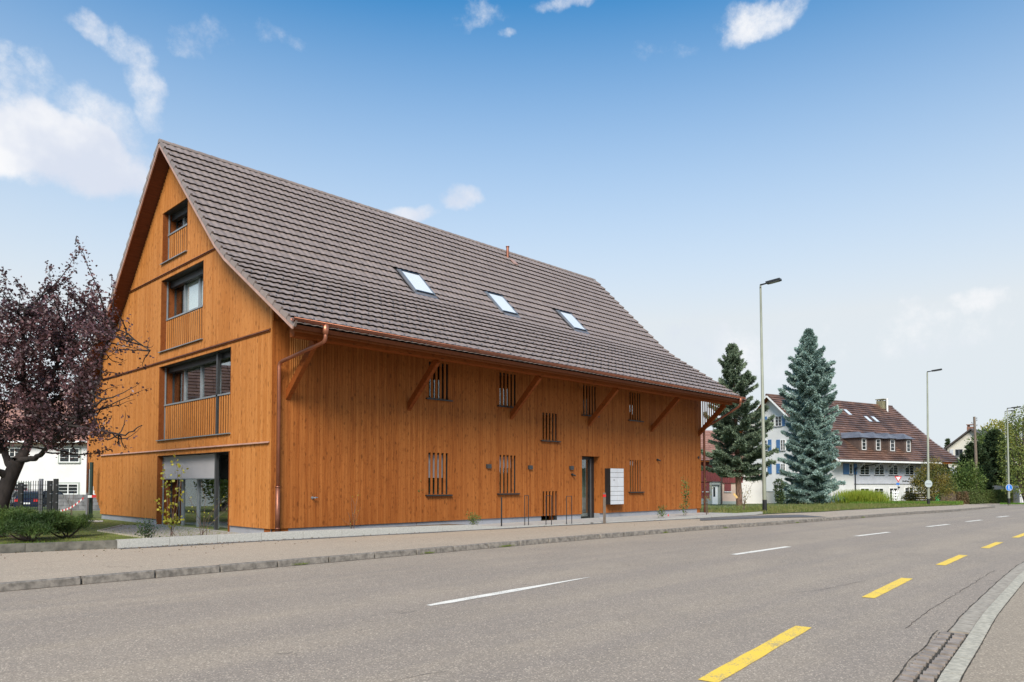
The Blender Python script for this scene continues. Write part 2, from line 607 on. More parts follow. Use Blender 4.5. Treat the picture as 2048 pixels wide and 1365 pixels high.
# asphalt and paving
def asphalt(name, base, dark, warm, speck=0.55, big=0.5, track=True):
    m, nt, b = newmat(name)
    g = posn(nt)
    sp = noise(nt, g, 190, 2, 0.7)
    v = nt.nodes.new('ShaderNodeTexVoronoi')
    v.inputs['Scale'].default_value = 95
    lk(nt, g, v.inputs['Vector'])
    sc_ = nt.nodes.new('ShaderNodeSeparateColor')
    lk(nt, v.outputs['Color'], sc_.inputs[0])
    stone = ramp(nt, sc_.outputs[0], (0.1, 0.95, 0, 1))
    patch = noise(nt, posn(nt, (0.35, 0.8, 1)), 1.0, 5, 0.6)
    patch2 = noise(nt, g, 2.3, 4, 0.6)
    c = mixc(nt, math_(nt, 'MULTIPLY', ramp(nt, patch, (0.35, 0.68, 0, 1)), big), base, dark)
    c = mixc(nt, math_(nt, 'MULTIPLY', ramp(nt, patch2, (0.4, 0.75, 0, 1)), 0.4), c, warm)
    oil = noise(nt, posn(nt, (0.6, 2.2, 1)), 1.0, 6, 0.7)
    c = mixc(nt, math_(nt, 'MULTIPLY', ramp(nt, oil, (0.56, 0.72, 0, 1)), 0.35), c, tuple(q * 0.72 for q in dark))
    if track:
        tr = noise(nt, posn(nt, (0.03, 1.35, 1)), 1.0, 2, 0.5)
        c = mixc(nt, math_(nt, 'MULTIPLY', ramp(nt, tr, (0.4, 0.62, 0, 1)), 0.6), c, tuple(q * 0.78 * k_ for q, k_ in zip(base, (.98, 1, 1.08))))
    c = mixc(nt, math_(nt, 'MULTIPLY', math_(nt, 'SUBTRACT', 1.0, stone), speck), c, tuple(q * 0.45 for q in dark))
    c = mixc(nt, math_(nt, 'MULTIPLY', ramp(nt, sc_.outputs[1], (0.86, 0.97, 0, 1)), 0.6), c, tuple(min(1, q * 1.9) for q in base))
    c = mixc(nt, math_(nt, 'MULTIPLY', ramp(nt, sp, (0.5, 0.8, 0, 1)), 0.35), c, tuple(q * 0.5 for q in dark))
    # hairline cracks
    vc = nt.nodes.new('ShaderNodeTexVoronoi')
    vc.feature = 'DISTANCE_TO_EDGE'
    vc.inputs['Scale'].default_value = 0.16
    wv_ = nt.nodes.new('ShaderNodeTexNoise')
    wv_.inputs['Scale'].default_value = 1.1
    wv_.inputs['Detail'].default_value = 6
    lk(nt, g, wv_.inputs['Vector'])
    lk(nt, vmath(nt, 'ADD', g, vmath(nt, 'MULTIPLY', wv_.outputs['Color'], (2.6, 2.6, 0)).outputs[0]).outputs[0], vc.inputs['Vector'])
    ck = math_(nt, 'MULTIPLY', ramp(nt, vc.outputs['Distance'], (0.0008, 0.003, 1, 0)), ramp(nt, patch2, (0.5, 0.6, 0, 1)))
    c = mixc(nt, math_(nt, 'MULTIPLY', ck, 0.35), c, (0.03, 0.027, 0.024))
    lk(nt, c, b.inputs['Base Color'])
    b.inputs['Roughness'].default_value = 0.8
    b.inputs['Specular IOR Level'].default_value = 0.3
    bump(nt, b, math_(nt, 'ADD', stone, sp), 0.35, 0.004)
    return m


M['asphalt'] = asphalt('road asphalt', (0.385, 0.31, 0.238), (0.29, 0.238, 0.192), (0.40, 0.318, 0.236), 0.5, 0.75)
M['pavement'] = asphalt('pavement asphalt', (0.42, 0.336, 0.255), (0.34, 0.276, 0.212), (0.39, 0.31, 0.235), 0.3, 0.4, False)
M['pavement_south'] = asphalt('near pavement asphalt', (0.37, 0.296, 0.22), (0.305, 0.247, 0.19), (0.36, 0.288, 0.214), 0.45, 0.4, False)
M['asphalt_dark'] = asphalt('fresh dark asphalt', (0.13, 0.125, 0.13), (0.10, 0.10, 0.10), (0.15, 0.14, 0.14), 0.4, 0.4, False)
M['gravel'] = asphalt('fine gravel', (0.42, 0.38, 0.34), (0.30, 0.28, 0.26), (0.43, 0.39, 0.35), 0.6, 0.3, False)


def paint(name, col):
    m, nt, b = newmat(name)
    g = posn(nt)
    w = noise(nt, g, 60, 3, 0.8)
    w2 = noise(nt, g, 3.0, 4, 0.6)
    wear = math_(nt, 'MULTIPLY', ramp(nt, math_(nt, 'ADD', w, math_(nt, 'MULTIPLY', w2, 0.6)), (0.80, 0.98, 0, 1)), 0.75)
    lk(nt, mixc(nt, wear, col, (0.25, 0.22, 0.19)), b.inputs['Base Color'])
    b.inputs['Roughness'].default_value = 0.7
    return m


M['white_line'] = paint('white road paint', (0.80, 0.74, 0.65))
M['yellow_line'] = paint('yellow road paint', (0.85, 0.56, 0.06))
M['lawn'] = plain('lawn ground', (0.13, 0.145, 0.03), 0.95, 0, 0.4, 2.5, 0.5)
M['meadow'] = plain('rough grass ground', (0.11, 0.13, 0.03), 0.95, 0, 0.4, 1.0, 0.5)
M['land'] = plain('distant fields', (0.07, 0.10, 0.03), 0.95, 0, 0.3, 0.05)
M['grass'] = leafmat('grass blades', [(0.13, 0.19, 0.02), (0.22, 0.25, 0.045), (0.13, 0.18, 0.02)], trans=0.3)
M['grass_bright'] = leafmat('bright grass', [(0.10, 0.22, 0.02), (0.16, 0.26, 0.03), (0.08, 0.18, 0.02)], trans=0.3)
M['grass_yellow'] = leafmat('tall yellow green weeds', [(0.23, 0.30, 0.03), (0.34, 0.36, 0.05), (0.20, 0.28, 0.03)], trans=0.35)
M['grass_dry'] = leafmat('rough verge grass', [(0.17, 0.19, 0.05), (0.26, 0.22, 0.09), (0.13, 0.18, 0.035)], trans=0.3)
M['plum'] = leafmat('purple plum leaves', [(0.075, 0.036, 0.040), (0.175, 0.085, 0.090), (0.058, 0.030, 0.034)], 0.45, 0.12, 0.5)
M['pine_leaf'] = leafmat('dwarf pine needles', [(0.045, 0.085, 0.02), (0.11, 0.16, 0.035), (0.03, 0.06, 0.015)], trans=0.15)
M['spruce_blue'] = leafmat('blue spruce needles', [(0.26, 0.37, 0.335), (0.53, 0.67, 0.61), (0.19, 0.28, 0.25)], 0.65, 0.18, 0.2)
M['fir'] = leafmat('fir needles', [(0.14, 0.19, 0.13), (0.29, 0.36, 0.24), (0.10, 0.14, 0.09)], 0.65, 0.08, 0.2)
M['leaf_green'] = leafmat('green leaves', [(0.08, 0.13, 0.03), (0.17, 0.22, 0.055), (0.065, 0.11, 0.028)])
M['leaf_dark'] = leafmat('dark green leaves', [(0.05, 0.085, 0.035), (0.11, 0.15, 0.06), (0.04, 0.07, 0.03)])
M['leaf_birch'] = leafmat('birch leaves', [(0.14, 0.18, 0.04), (0.25, 0.28, 0.07), (0.11, 0.15, 0.035)])
M['leaf_yellow'] = leafmat('yellowing leaves', [(0.35, 0.30, 0.03), (0.50, 0.42, 0.06), (0.25, 0.27, 0.04)], trans=0.4)
M['leaf_autumn'] = leafmat('autumn bush leaves', [(0.16, 0.14, 0.03), (0.27, 0.20, 0.045), (0.10, 0.12, 0.03)])
M['hedge'] = leafmat('hedge leaves', [(0.07, 0.11, 0.03), (0.14, 0.18, 0.05), (0.09, 0.12, 0.035)])
M['hedge_brown'] = leafmat('brown hedge leaves', [(0.13, 0.08, 0.04), (0.20, 0.13, 0.07), (0.09, 0.08, 0.03)])
M['flowers'] = leafmat('pink flowers', [(0.55, 0.10, 0.16), (0.65, 0.20, 0.25), (0.4, 0.08, 0.12)])


# ------------------------------------------------------------------ land, road, pavements
def sheet(name, Xs, ya, yb, dz, mat, ny=6):
    mb = MB()
    rows = []
    for X in Xs:
        a, b_ = ya(X), yb(X)
        row = []
        for j in range(ny + 1):
            y = a + (b_ - a) * j / ny
            mb.v.append((X, y, zr(X, y) + dz))
            row.append(len(mb.v) - 1)
        rows.append(row)
    for i in range(len(rows) - 1):
        for j in range(ny):
            mb.f.append((rows[i][j], rows[i + 1][j], rows[i + 1][j + 1], rows[i][j + 1]))
    return struct(obj(name, mb, mat))


def interp(pts):
    xs = [p[0] for p in pts]
    ys = [p[1] for p in pts]
    return lambda X: float(np.interp(X, xs, ys))


PAV = 0.11
kerb_pts = [(-60, -5.10), (6.5, -5.13), (11, -5.25), (16, -5.65), (24, -6.05), (36, -5.9), (46, -5.2), (56, -4.3), (62, -2.8), (70, 0.5), (90, 9)]
kerbY = interp(kerb_pts)
pts = [at(*q, PAV) for q in ((1595, 1026), (1640, 1024.7), (1691, 1021), (1773, 1017), (1857, 1013.4), (1930, 1010.5))]
edge_pts = [(-60, 0.0), (-5.5, -0.10), (-3.65, -0.62), (-0.9, -0.80), (1.6, -1.08), (5.8, -1.5), (9.8, -1.85), (15.8, -2.45), (20.7, -2.6)]
edge_pts += [(float(p[0]), float(p[1])) for p in pts if p[0] > 22]
edge_pts += [(75, 3.6), (120, 5.0), (200, 8)]
edgeY = interp(edge_pts)
southY = interp([(-60, -22), (-8, -16.1), (-2.86, -15.25), (-1.4, -15.08), (0.3, -14.87), (1.1, -14.79), (4.3, -14.49), (6.5, -14.31), (12, -14.1), (40, -14.0), (80, -14.5), (200, -18)])

Xn = list(np.arange(-60, 60, 2.0)) + list(np.arange(60, 205, 5.0))
mb = MB()
G = np.array([-400, -250, -150, -90, -60, -40, -30, -20, -10, 0, 10, 20, 30, 40, 50, 60, 70, 80, 90, 100, 120, 150, 200, 300, 450, 700, 1200])
for x in G:
    for y in G:
        mb.v.append((x, y, zr(x, y) - 0.08 - (0.0 if y < -3 or y > 60 else 0)))
n = len(G)
for i in range(n - 1):
    for j in range(n - 1):
        mb.f.append((i * n + j, (i + 1) * n + j, (i + 1) * n + j + 1, i * n + j + 1))
struct(obj('ground', mb, M['land']))

sheet('road', Xn, lambda X: southY(X) + 0.0, lambda X: kerbY(X) - 0.0 if X < 64 else edgeY(X) - 1, 0.0, M['asphalt'], 10)
sheet('pavement', [x for x in Xn if x <= 70], lambda X: kerbY(X) + 0.10, lambda X: max(edgeY(X), kerbY(X) + 0.3), PAV, M['pavement'], 4)
sheet('near_pavement', Xn, lambda X: southY(X) - 14, lambda X: southY(X) - 0.13, 0.028, M['pavement_south'], 6)
sheet('verge_lawn', [x for x in Xn if x >= 20] , lambda X: edgeY(X) + 0.02, lambda X: 60.0, PAV + 0.02, M['meadow'], 24)
sheet('lawn', [-60, -40, -20, -10, -5.5, -3.65, -0.9, 0, 1.6, 5.8, 9.8, 15.8, 20.0], lambda X: edgeY(X) + 0.10, lambda X: 60.0, 0.13, M['lawn'], 20)

# kerb stones: one metre each
kp = thing('road_kerb', 'weathered stone kerb along the edge of the road, in front of the wooden house', 'kerb', (-10, -5.1, 0))
stone_stuff = MB()
edges = []
X = -12.53
k = 0
while X < 62:
    L = 1.0
    X1 = X + L
    y0, y1 = kerbY(X), kerbY(X1)
    g = 0.012
    a = (X + g, y0 - 0.0, zr(X, y0))
    jj = [random.uniform(-0.006, 0.006) for _ in range(4)]
    za, zb_ = zr(X, y0) + PAV + 0.004 + jj[0], zr(X1, y1) + PAV + 0.004 + jj[1]
    P = [(X + g, y0 + jj[2], zr(X, y0) - 0.05), (X1 - g, y1 + jj[3], zr(X1, y1) - 0.05), (X1 - g, y1 + 0.125, zr(X1, y1) - 0.05), (X + g, y0 + 0.125, zr(X, y0) - 0.05),
         (X + g, y0 + 0.016 + jj[2], za), (X1 - g, y1 + 0.016 + jj[3], zb_), (X1 - g, y1 + 0.125, zb_), (X + g, y0 + 0.125, za)]
    if X < 30:
        o = obj('kerb_stone', MB().hexa(P), M['kerbstone'], kp)
        bv = o.modifiers.new('bevel', 'BEVEL')
        bv.width = 0.012
        bv.segments = 1
    else:
        stone_stuff.hexa(P)
    X = X1
o = obj('kerb_stone', stone_stuff, M['kerbstone'], kp)
o['kind'] = 'stuff'

# moss and dirt line in the joint behind and in front of the kerb
mb = MB()
for X in np.arange(-12, 40, 0.25):
    w = 0.012 + 0.02 * random.random()
    y0, y1 = kerbY(X), kerbY(X + 0.25)
    mb.quad((X, y0 - w, zr(X, y0) + 0.004), (X + 0.25, y1 - w * random.uniform(.5, 1.4), zr(X, y0) + 0.004), (X + 0.25, y1 + .005, zr(X, y0) + 0.004), (X, y0 + .005, zr(X, y0) + 0.004))
o = obj('kerb_dirt', mb, M['soil'])
o['kind'] = 'stuff'
tag(o, 'thin line of dirt along the foot of the stone kerb', 'dirt')

# pale granite edging behind the pavement and the dark old one before it
gk = thing('granite_edging', 'pale new granite edging between the pavement and the wooden house', 'edging', (0, -0.9, PAV))
Xs = list(np.arange(-3.65, 21.2, 1.0))
topz = interp([(-3.65, 0.175), (-0.9, 0.185), (1.6, 0.18), (5.2, 0.155), (6.3, 0.055), (9, 0.035), (14, 0.035), (16.5, 0.10), (21.5, 0.10)])
for X in Xs:
    X1 = min(X + 1.0, 21.3)
    g = 0.004
    y0, y1 = edgeY(X), edgeY(X1)
    if X1 > 20.9: y1 = -2.5
    obj('edging_stone', MB().hexa([(X + g, y0, PAV - 0.1), (X1 - g, y1, PAV - 0.1), (X1 - g, y1 + 0.12, PAV - 0.1), (X + g, y0 + 0.12, PAV - 0.1),
                                   (X + g, y0, PAV + topz(X)), (X1 - g, y1, PAV + topz(X1)), (X1 - g, y1 + 0.12, PAV + topz(X1)), (X + g, y0 + 0.12, PAV + topz(X))]), M['granite'], gk)
dk = thing('concrete_edging', 'dark old concrete edging in front of the dwarf pines, left of the pale granite', 'edging', (-6, -0.1, PAV))
for X in np.arange(-15.65, -3.7, 1.5):
    X1 = X + 1.5
    y0, y1 = edgeY(X), edgeY(X1)
    obj('edging_stone', MB().hexa([(X + .004, y0, 0), (X1 - .004, y1, 0), (X1 - .004, y1 + 0.1, 0), (X + .004, y0 + 0.1, 0),
                                   (X + .004, y0 + .01, PAV + 0.165), (X1 - .004, y1 + .01, PAV + 0.17), (X1 - .004, y1 + 0.09, PAV + 0.17), (X + .004, y0 + 0.09, PAV + 0.165)]), M['kerb_dark'], dk)

# dark asphalt joint along the granite, and the darker wedge further right
sheet('pavement_patch', list(np.arange(-3.65, 21, 0.8)), lambda X: edgeY(X) - 0.28 - 0.05 * math.sin(X * 2.1), lambda X: edgeY(X) - 0.001, PAV + 0.004, M['asphalt_dark'], 1)
px = [(1400, 1041.5), (1540, 1036), (1600, 1035), (1655, 1034.5), (1600, 1030), (1535, 1030.8), (1400, 1037.5)]
struct(obj('dark_asphalt_patch', MB().poly([at(x, y, PAV + 0.012) for x, y in px]), M['asphalt_dark']))

# bed between granite and facade
sheet('planting_bed', [0.0, 2, 4, 5.8], lambda X: edgeY(X) + 0.12, lambda X: 0.06, PAV + 0.10, M['soil'], 2)
sheet('entrance_paving', list(np.arange(5.8, 21, 1.0)), lambda X: edgeY(X) + 0.12, lambda X: 0.06, PAV + 0.036, M['paving_grey'], 2)
tp = [(-2.95, 3.3), (-0.45, -0.25), (-0.0, -0.6), (0.1, 4.6), (-0.2, 9.2), (-1.1, 7.5), (-1.35, 4.35)]
tpx = [(196.5, 1062.5), (240, 1069), (300, 1077.5), (455, 1075)]
tq = [at(x, y, 0.14) for x, y in tpx]
struct(obj('gravel_terrace', MB().poly([tuple(tq[0]), tuple(tq[1]), tuple(tq[2]), (0.1, tq[3][1] - .4, 0.14), (0.1, 7.6, 0.14), (-0.9, 7.6, 0.14)]), M['gravel']))
a, b_, c_ = at(184, 1040.6, 0.14), at(240, 1047, 0.14), at(184, 1044.5, 0.14)
struct(obj('garden_path', MB().poly([at(172, 1040.8, .145), at(206, 1041.0, .145), at(206, 1044.4, .145), at(168, 1045, .145)]), M['granite']))
# thin stone strip that bounds the gravel
mb = MB()
for p, q in ((tq[0], tq[1]), (tq[1], tq[2]), (tq[0], np.array([-0.9, 7.6, .14]))):
    mb.beam((p[0], p[1], .145), (q[0], q[1], .145), 0.06, 0.03)
tag(obj('terrace_border', mb, M['granite_warm']), 'thin pale stone border round the gravel terrace by the gable', 'border')

# road markings
def dash(p, q, w, name, mat, label, taper=0.0, group=None):
    p, q = np.array(p), np.array(q)
    d = (q - p)[:2]
    L = np.linalg.norm(d)
    d = d / L
    nn = np.array([-d[1], d[0]])
    mb = MB()
    K = 10
    pr = None
    for i in range(K + 1):
        t = i / K
        ww = w / 2
        if taper and (t > 0.5): ww = w / 2 * (1 - (t - 0.5) * 2 * taper)
        if taper and t < 0.05: ww *= 0.5
        j = random.uniform(-.004, .004)
        c = p[:2] + d * L * t
        a = (*(c + nn * (ww + j)), zr(*c) + 0.005)
        b_ = (*(c - nn * (ww + j)), zr(*c) + 0.005)
        if pr: mb.quad(pr[1], b_, a, pr[0])
        pr = (a, b_)
    o = obj(name, mb, mat)
    return tag(o, label, 'road marking', group)


WD = [((857, 1212), (1180, 1155), 'first and longest white centre dash with a faded far tip'), ((1467, 1110), (1577, 1094), 'second white centre dash, level with the plinth of the house end'),
      ((1712, 1073), (1778, 1065), 'third white centre dash along the road'), ((1855, 1054), (1897, 1049.2), 'fourth white centre dash, below the second street lamp'),
      ((1933, 1044), (1963, 1040.6), 'fifth white centre dash, small and far along the road'), ((1995, 1035), (2017, 1032.5), 'sixth white centre dash, farthest along the road inside the picture')]
for i, (a, b_, lab) in enumerate(WD):
    dash(at(*a), at(*b_), 0.15, 'centre_line_dash', M['white_line'], lab, 0.9 if i == 0 else 0.0, 'white centre line dashes')
YD = [((1415, 1364), (1607.5, 1254.5), 'nearest yellow cycle lane dash at the bottom edge of the picture'), ((1736, 1196.4), (1814.4, 1157.4), 'second yellow cycle lane dash from the viewer'),
      ((1881, 1131), (1926.8, 1111), 'third yellow cycle lane dash from the viewer'), ((1969.7, 1097), (1999.4, 1085), 'fourth yellow cycle lane dash from the viewer'),
      ((2030, 1076), (2054, 1067), 'farthest yellow cycle lane dash, cut by the right edge')]
for a, b_, lab in YD:
    dash(at(*a), at(*b_), 0.155, 'cycle_lane_dash', M['yellow_line'], lab, 0, 'yellow cycle lane dashes')

# near kerb: flat granite strip, gutter stones and two rows of cobbles
nk = thing('near_kerb', 'flush pale granite kerb along the near pavement at bottom right', 'kerb', (-2, -15.2, 0))
X = -6.3
while X < 8:
    L = 0.62 if X < 0 else 0.95
    X1 = X + L
    y0, y1 = southY(X), southY(X1)
    g = 0.004
    obj('kerb_stone', MB().hexa([(X + g, y0 - .135, -.05), (X1 - g, y1 - .135, -.05), (X1 - g, y1, -.05), (X + g, y0, -.05),
                                 (X + g, y0 - .135, .034), (X1 - g, y1 - .135, .034), (X1 - g, y1 - .006, .03), (X + g, y0 - .006, .03)]), M['granite_warm'], nk)
    X = X1
mb = MB()
for X in np.arange(8, 60, 1.0):
    y0, y1 = southY(X), southY(X + 1)
    z = zr(X, y0)
    mb.hexa([(X + g, y0 - .135, z - .05), (X + 1 - g, y1 - .135, z - .05), (X + 1 - g, y1, z - .05), (X + g, y0, z - .05),
             (X + g, y0 - .135, z + .034), (X + 1 - g, y1 - .135, z + .034), (X + 1 - g, y1 - .006, z + .03), (X + g, y0 - .006, z + .03)])
o = obj('kerb_stone', mb, M['granite_warm'], nk)
o['kind'] = 'stuff'
cg = thing('cobble_gutter', 'two rows of worn brown cobbles beside the near kerb at bottom right', 'gutter', (-2, -15, 0))
obj('joint_bed', MB().hexa([(-6, southY(-6) + .0, -.03), (-0.72, southY(-0.72), -.03), (-0.80, southY(-0.8) + .245, -.03), (-6, southY(-6) + .27, -.03),
                            (-6, southY(-6) + .0, .004), (-0.72, southY(-0.72), .004), (-0.80, southY(-0.8) + .245, .004), (-6, southY(-6) + .27, .002)]), M['joint'], cg)
for row in range(2):
    X = -5.5 + row * 0.04
    while X < -0.92:
        L = random.uniform(0.13, 0.18)
        X1 = X + L
        y0, y1 = southY(X) + 0.014 + row * 0.122, southY(X1) + 0.014 + row * 0.122
        h = random.uniform(0.016, 0.028)
        j = [random.uniform(-.006, .006) for _ in range(4)]
        g = 0.019
        o = obj('cobble', MB().hexa([(X + g, y0, -.04), (X1 - g, y1, -.04), (X1 - g, y1 + .102, -.04), (X + g, y0 + .102, -.04),
                                     (X + g + .006, y0 + .006 + j[0], h), (X1 - g - .006, y1 + .006 + j[1], h + j[2] * .5), (X1 - g - .006, y1 + .096 + j[3], h), (X + g + .006, y0 + .096, h + j[0] * .5)]), M['cobble'], cg)
        X = X1
gs = thing('gutter_strip', 'grey gutter paving between road and near kerb beyond the cobbles', 'gutter', (2, -14.6, 0))
X = -0.7
while X < 8:
    X1 = X + 0.25
    y0, y1 = southY(X), southY(X1)
    w = 0.17
    obj('gutter_stone', MB().hexa([(X + .003, y0 + .004, -.03), (X1 - .003, y1 + .004, -.03), (X1 - .003, y1 + w, -.03), (X + .003, y0 + w, -.03),
                                   (X + .003, y0 + .004, .014), (X1 - .003, y1 + .004, .014), (X1 - .003, y1 + w, .009), (X + .003, y0 + w, .009)]), M['gutter_stone'], gs)
    X = X1

# joint cracks in the asphalt
def crack(pxs, w, lab, dz=0.004):
    P = [at(x, y, dz) for x, y in pxs]
    path = []
    for i in range(len(P) - 1):
        K = max(2, int(np.linalg.norm(P[i + 1] - P[i]) / 0.12))
        for k in range(K):
            q = P[i] + (P[i + 1] - P[i]) * k / K
            path.append(q[:2] + rng.normal(size=2) * 0.008)
    mb = MB()
    for i in range(len(path) - 1):
        d = path[i + 1] - path[i]
        d /= np.linalg.norm(d) + 1e-9
        nn = np.array([-d[1], d[0]]) * w * random.uniform(.3, 1)
        a, b_ = path[i], path[i + 1]
        z = zr(*a) + dz
        mb.quad((*(a - nn), z), (*(b_ - nn), z), (*(b_ + nn), z), (*(a + nn), z))
    o = obj('road_crack', mb, M['felt'])
    o['kind'] = 'stuff'
    tag(o, lab, 'crack')


def joint(f, x0, x1, dz, w, lab):
    mb = MB()
    X = x0
    while X < x1:
        a, b_ = f(X), f(X + .1)
        w0 = w * random.uniform(.35, 1.0)
        z = zr(X, a) + dz
        mb.quad((X, a - w0, z), (X + .1, b_ - w0, z), (X + .1, b_ + w0, z), (X, a + w0, z))
        X += .1
    o = obj('road_crack', mb, M['joint'])
    o['kind'] = 'stuff'
    tag(o, lab, 'crack')


joint(lambda X: southY(X) + .268 + .012 * math.sin(X * 5), -6, -.75, .0045, .009, 'dark open joint between road asphalt and the two cobble rows')
joint(lambda X: southY(X) + .182 + .005 * math.sin(X * 7), -.75, 8, .0045, .009, 'dark joint between the road and the grey gutter paving')
joint(lambda X: southY(X) - .140, -6, 12, .0305, .008, 'dark joint between near kerb and near pavement')
crack([(1811, 1257), (1856, 1222), (1925, 1180), (1990, 1140)], 0.0045, 'long thin crack in the cycle lane beside the yellow dashes')
crack([(1570, 1188), (1640, 1180), (1680, 1172), (1740, 1160)], 0.004, 'short hairline crack in the road left of the second yellow dash')
crack([(770, 1365), (850, 1348), (930, 1338)], 0.003, 'hairline crack at the bottom edge of the road')
#%%PART2
# ================================================================== the wooden house
LX, WY = 20.53, 12.78            # facade length, gable width
YR = 6.39
ZB = 0.31                        # lower edge of the boards
XN, XF = -0.44, 21.10            # verges
DK, DE_F, DE_B = 4.29, 8.16, 8.75


PD = [0.0, 4.0, 4.6, 9.5]
PZ = [11.75, 7.75, 7.257, 7.257 - 4.9 * 0.655]


def under(y):                    # underside of the roof
    return float(np.interp(abs(y - YR), PD, PZ))


house = thing('wooden_house', 'long orange-brown timber house with steep brown tiled roof beside the road', 'house', (0, 0, 0.1))


def wall_cells(us, vs, holes):    # cells of a wall grid that are not inside any hole
    us = sorted(set(us))
    vs = sorted(set(vs))
    for i in range(len(us) - 1):
        for j in range(len(vs) - 1):
            cu, cv = (us[i] + us[i + 1]) / 2, (vs[j] + vs[j + 1]) / 2
            if any(h[0] < cu < h[1] and h[2] < cv < h[3] for h in holes): continue
            yield us[i], us[i + 1], vs[j], vs[j + 1]


# --- openings. facade: (x0,x1,z0,z1)
SW, SL = 0.090, 0.076            # slot, slat


def slots(x0, n=5, p=0.166):
    return [(x0 + k * p, x0 + k * p + SW) for k in range(n)]


grpX = {'A': 4.95, 'B': 7.89, 'C': 9.965, 'D': 12.19, 'E': 15.10}
WIN = [('A', 1.10, 2.33, 'low'), ('B', 1.11, 2.34, 'low'), ('C', ZB, 1.15, 'plinth'), ('C', 2.91, 3.86, 'mid'), ('A', 3.94, 5.02, 'up'), ('B', 3.94, 5.02, 'up'),
       ('D', 3.93, 5.02, 'up'), ('E', 3.92, 5.02, 'up'), ('E', 1.10, 2.34, 'low')]
DOOR = (12.09, 13.18, 0.0, 2.42)
fac_holes = [(grpX[g_] - 0.03, grpX[g_] + 0.166 * 4 + SW + 0.03, z0 - (0.17 if kind == 'plinth' else 0), z1) for g_, z0, z1, kind in WIN] + [DOOR]
GAB = [(5.29, 7.21, 8.36, 9.98), (4.10, 7.25, 5.56, 7.83), (2.27, 7.30, 2.78, 5.09), (2.31, 7.35, 0.02, 2.285)]
LEDGE = [2.44, 5.24, 8.0]

# backing walls, with the reveals of the openings
fw_ = MB()
us = [0.04, LX - 0.04] + [h[k] for h in fac_holes for k in (0, 1)]
vs = [0.0, 5.5] + [h[k] for h in fac_holes for k in (2, 3)]
for u0, u1, v0, v1 in wall_cells(us, vs, fac_holes):
    yf = 0.032 if v0 >= ZB - 0.001 else 0.052
    if v0 < ZB < v1:
        fw_.box(u0, u1, 0.032, 0.40, ZB, v1)
        v1 = ZB
        yf = 0.052
    fw_.box(u0, u1, yf, 0.40, v0, v1)
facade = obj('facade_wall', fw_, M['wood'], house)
gw = MB()


def gw_add(u0, u1, a, b_):
    if a < ZB:
        gw.box(0.07, 0.50, u0, u1, a, min(ZB, b_))
        a = ZB
    if b_ > a: gw.box(0.034, 0.50, u0, u1, a, b_)


us = [0.04, WY - 0.04] + [h[k] for h in GAB for k in (0, 1)] + list(np.arange(0.3, WY, 0.3)) + [YR]
us = sorted(set([round(float(u), 3) for u in us]))
for i in range(len(us) - 1):
    u0, u1 = us[i], us[i + 1]
    cu = (u0 + u1) / 2
    hs = sorted([h for h in GAB if h[0] - 1e-3 <= cu <= h[1] + 1e-3], key=lambda h: h[2])
    z = 0.0
    segs = []
    for h in hs:
        segs.append((z, h[2]))
        z = h[3]
    for a, b_ in segs:
        if b_ > a: gw_add(u0, u1, a, b_)
    t0, t1 = under(u0) - 0.01, under(u1) - 0.01
    if z < ZB:
        gw.box(0.07, 0.50, u0, u1, z, ZB)
        z = ZB
    gw.hexa([(0.034, u0, z), (0.5, u0, z), (0.5, u1, z), (0.034, u1, z), (0.034, u0, t0), (0.5, u0, t0), (0.5, u1, t1), (0.034, u1, t1)])
gable = obj('gable_wall', gw, M['wood'], house)
# the two walls that are seen only from elsewhere, and the plinth
ow = MB()
ow.box(0.5, LX - 0.04, WY - 0.3, WY - 0.04, 0.0, 5.9)
for i in range(len(us) - 1):
    u0, u1 = us[i], us[i + 1]
    ow.hexa([(LX - .3, u0, 0), (LX - .04, u0, 0), (LX - .04, u1, 0), (LX - .3, u1, 0), (LX - .3, u0, under(u0) - .01), (LX - .04, u0, under(u0) - .01), (LX - .04, u1, under(u1) - .01), (LX - .3, u1, under(u1) - .01)])
obj('far_wall', ow, M['wood'], house)
pl = MB()
ph = [h for h in fac_holes if h[2] < 0.2]
for u0, u1, v0, v1 in wall_cells([0.03, LX - .03] + [h[k] for h in ph for k in (0, 1)], [-.6, 0.02, 0.14, ZB - 0.002], [(h[0], h[1], h[2] if h[2] > 0.1 else 0.02, 9) for h in ph]):
    pl.box(u0, u1, 0.045, 0.051, v0, v1)
for u0, u1, v0, v1 in wall_cells([0.045, WY - .03, 2.31, 7.35], [-.6, 0.02, ZB - .002], [(2.31, 7.35, 0.02, 9)]):
    pl.box(0.045, 0.069, u0, u1, v0, v1)
obj('plinth', pl, M['concrete'], house)
obj('floor_slab', MB().box(0.5, LX - .4, 0.4, WY - .4, -0.1, 0.02).box(0.5, LX - .4, 0.4, WY - .4, 2.42, 2.62).box(0.5, LX - .4, 0.4, WY - .4, 5.2, 5.4).box(0.6, LX - .4, 2.6, WY - 2.6, 7.95, 8.1), M['dark_frame'], house)
obj('room_partition', MB().box(4.2, 4.3, 0.4, WY - .4, 0.02, 5.2).box(4.2, 4.3, 2.8, WY - 2.8, 5.4, 7.9), M['dark_frame'], house)
obj('room_partition', MB().box(4.3, LX - .4, 3.6, 3.7, 0.02, 5.2), M['dark_frame'], house)

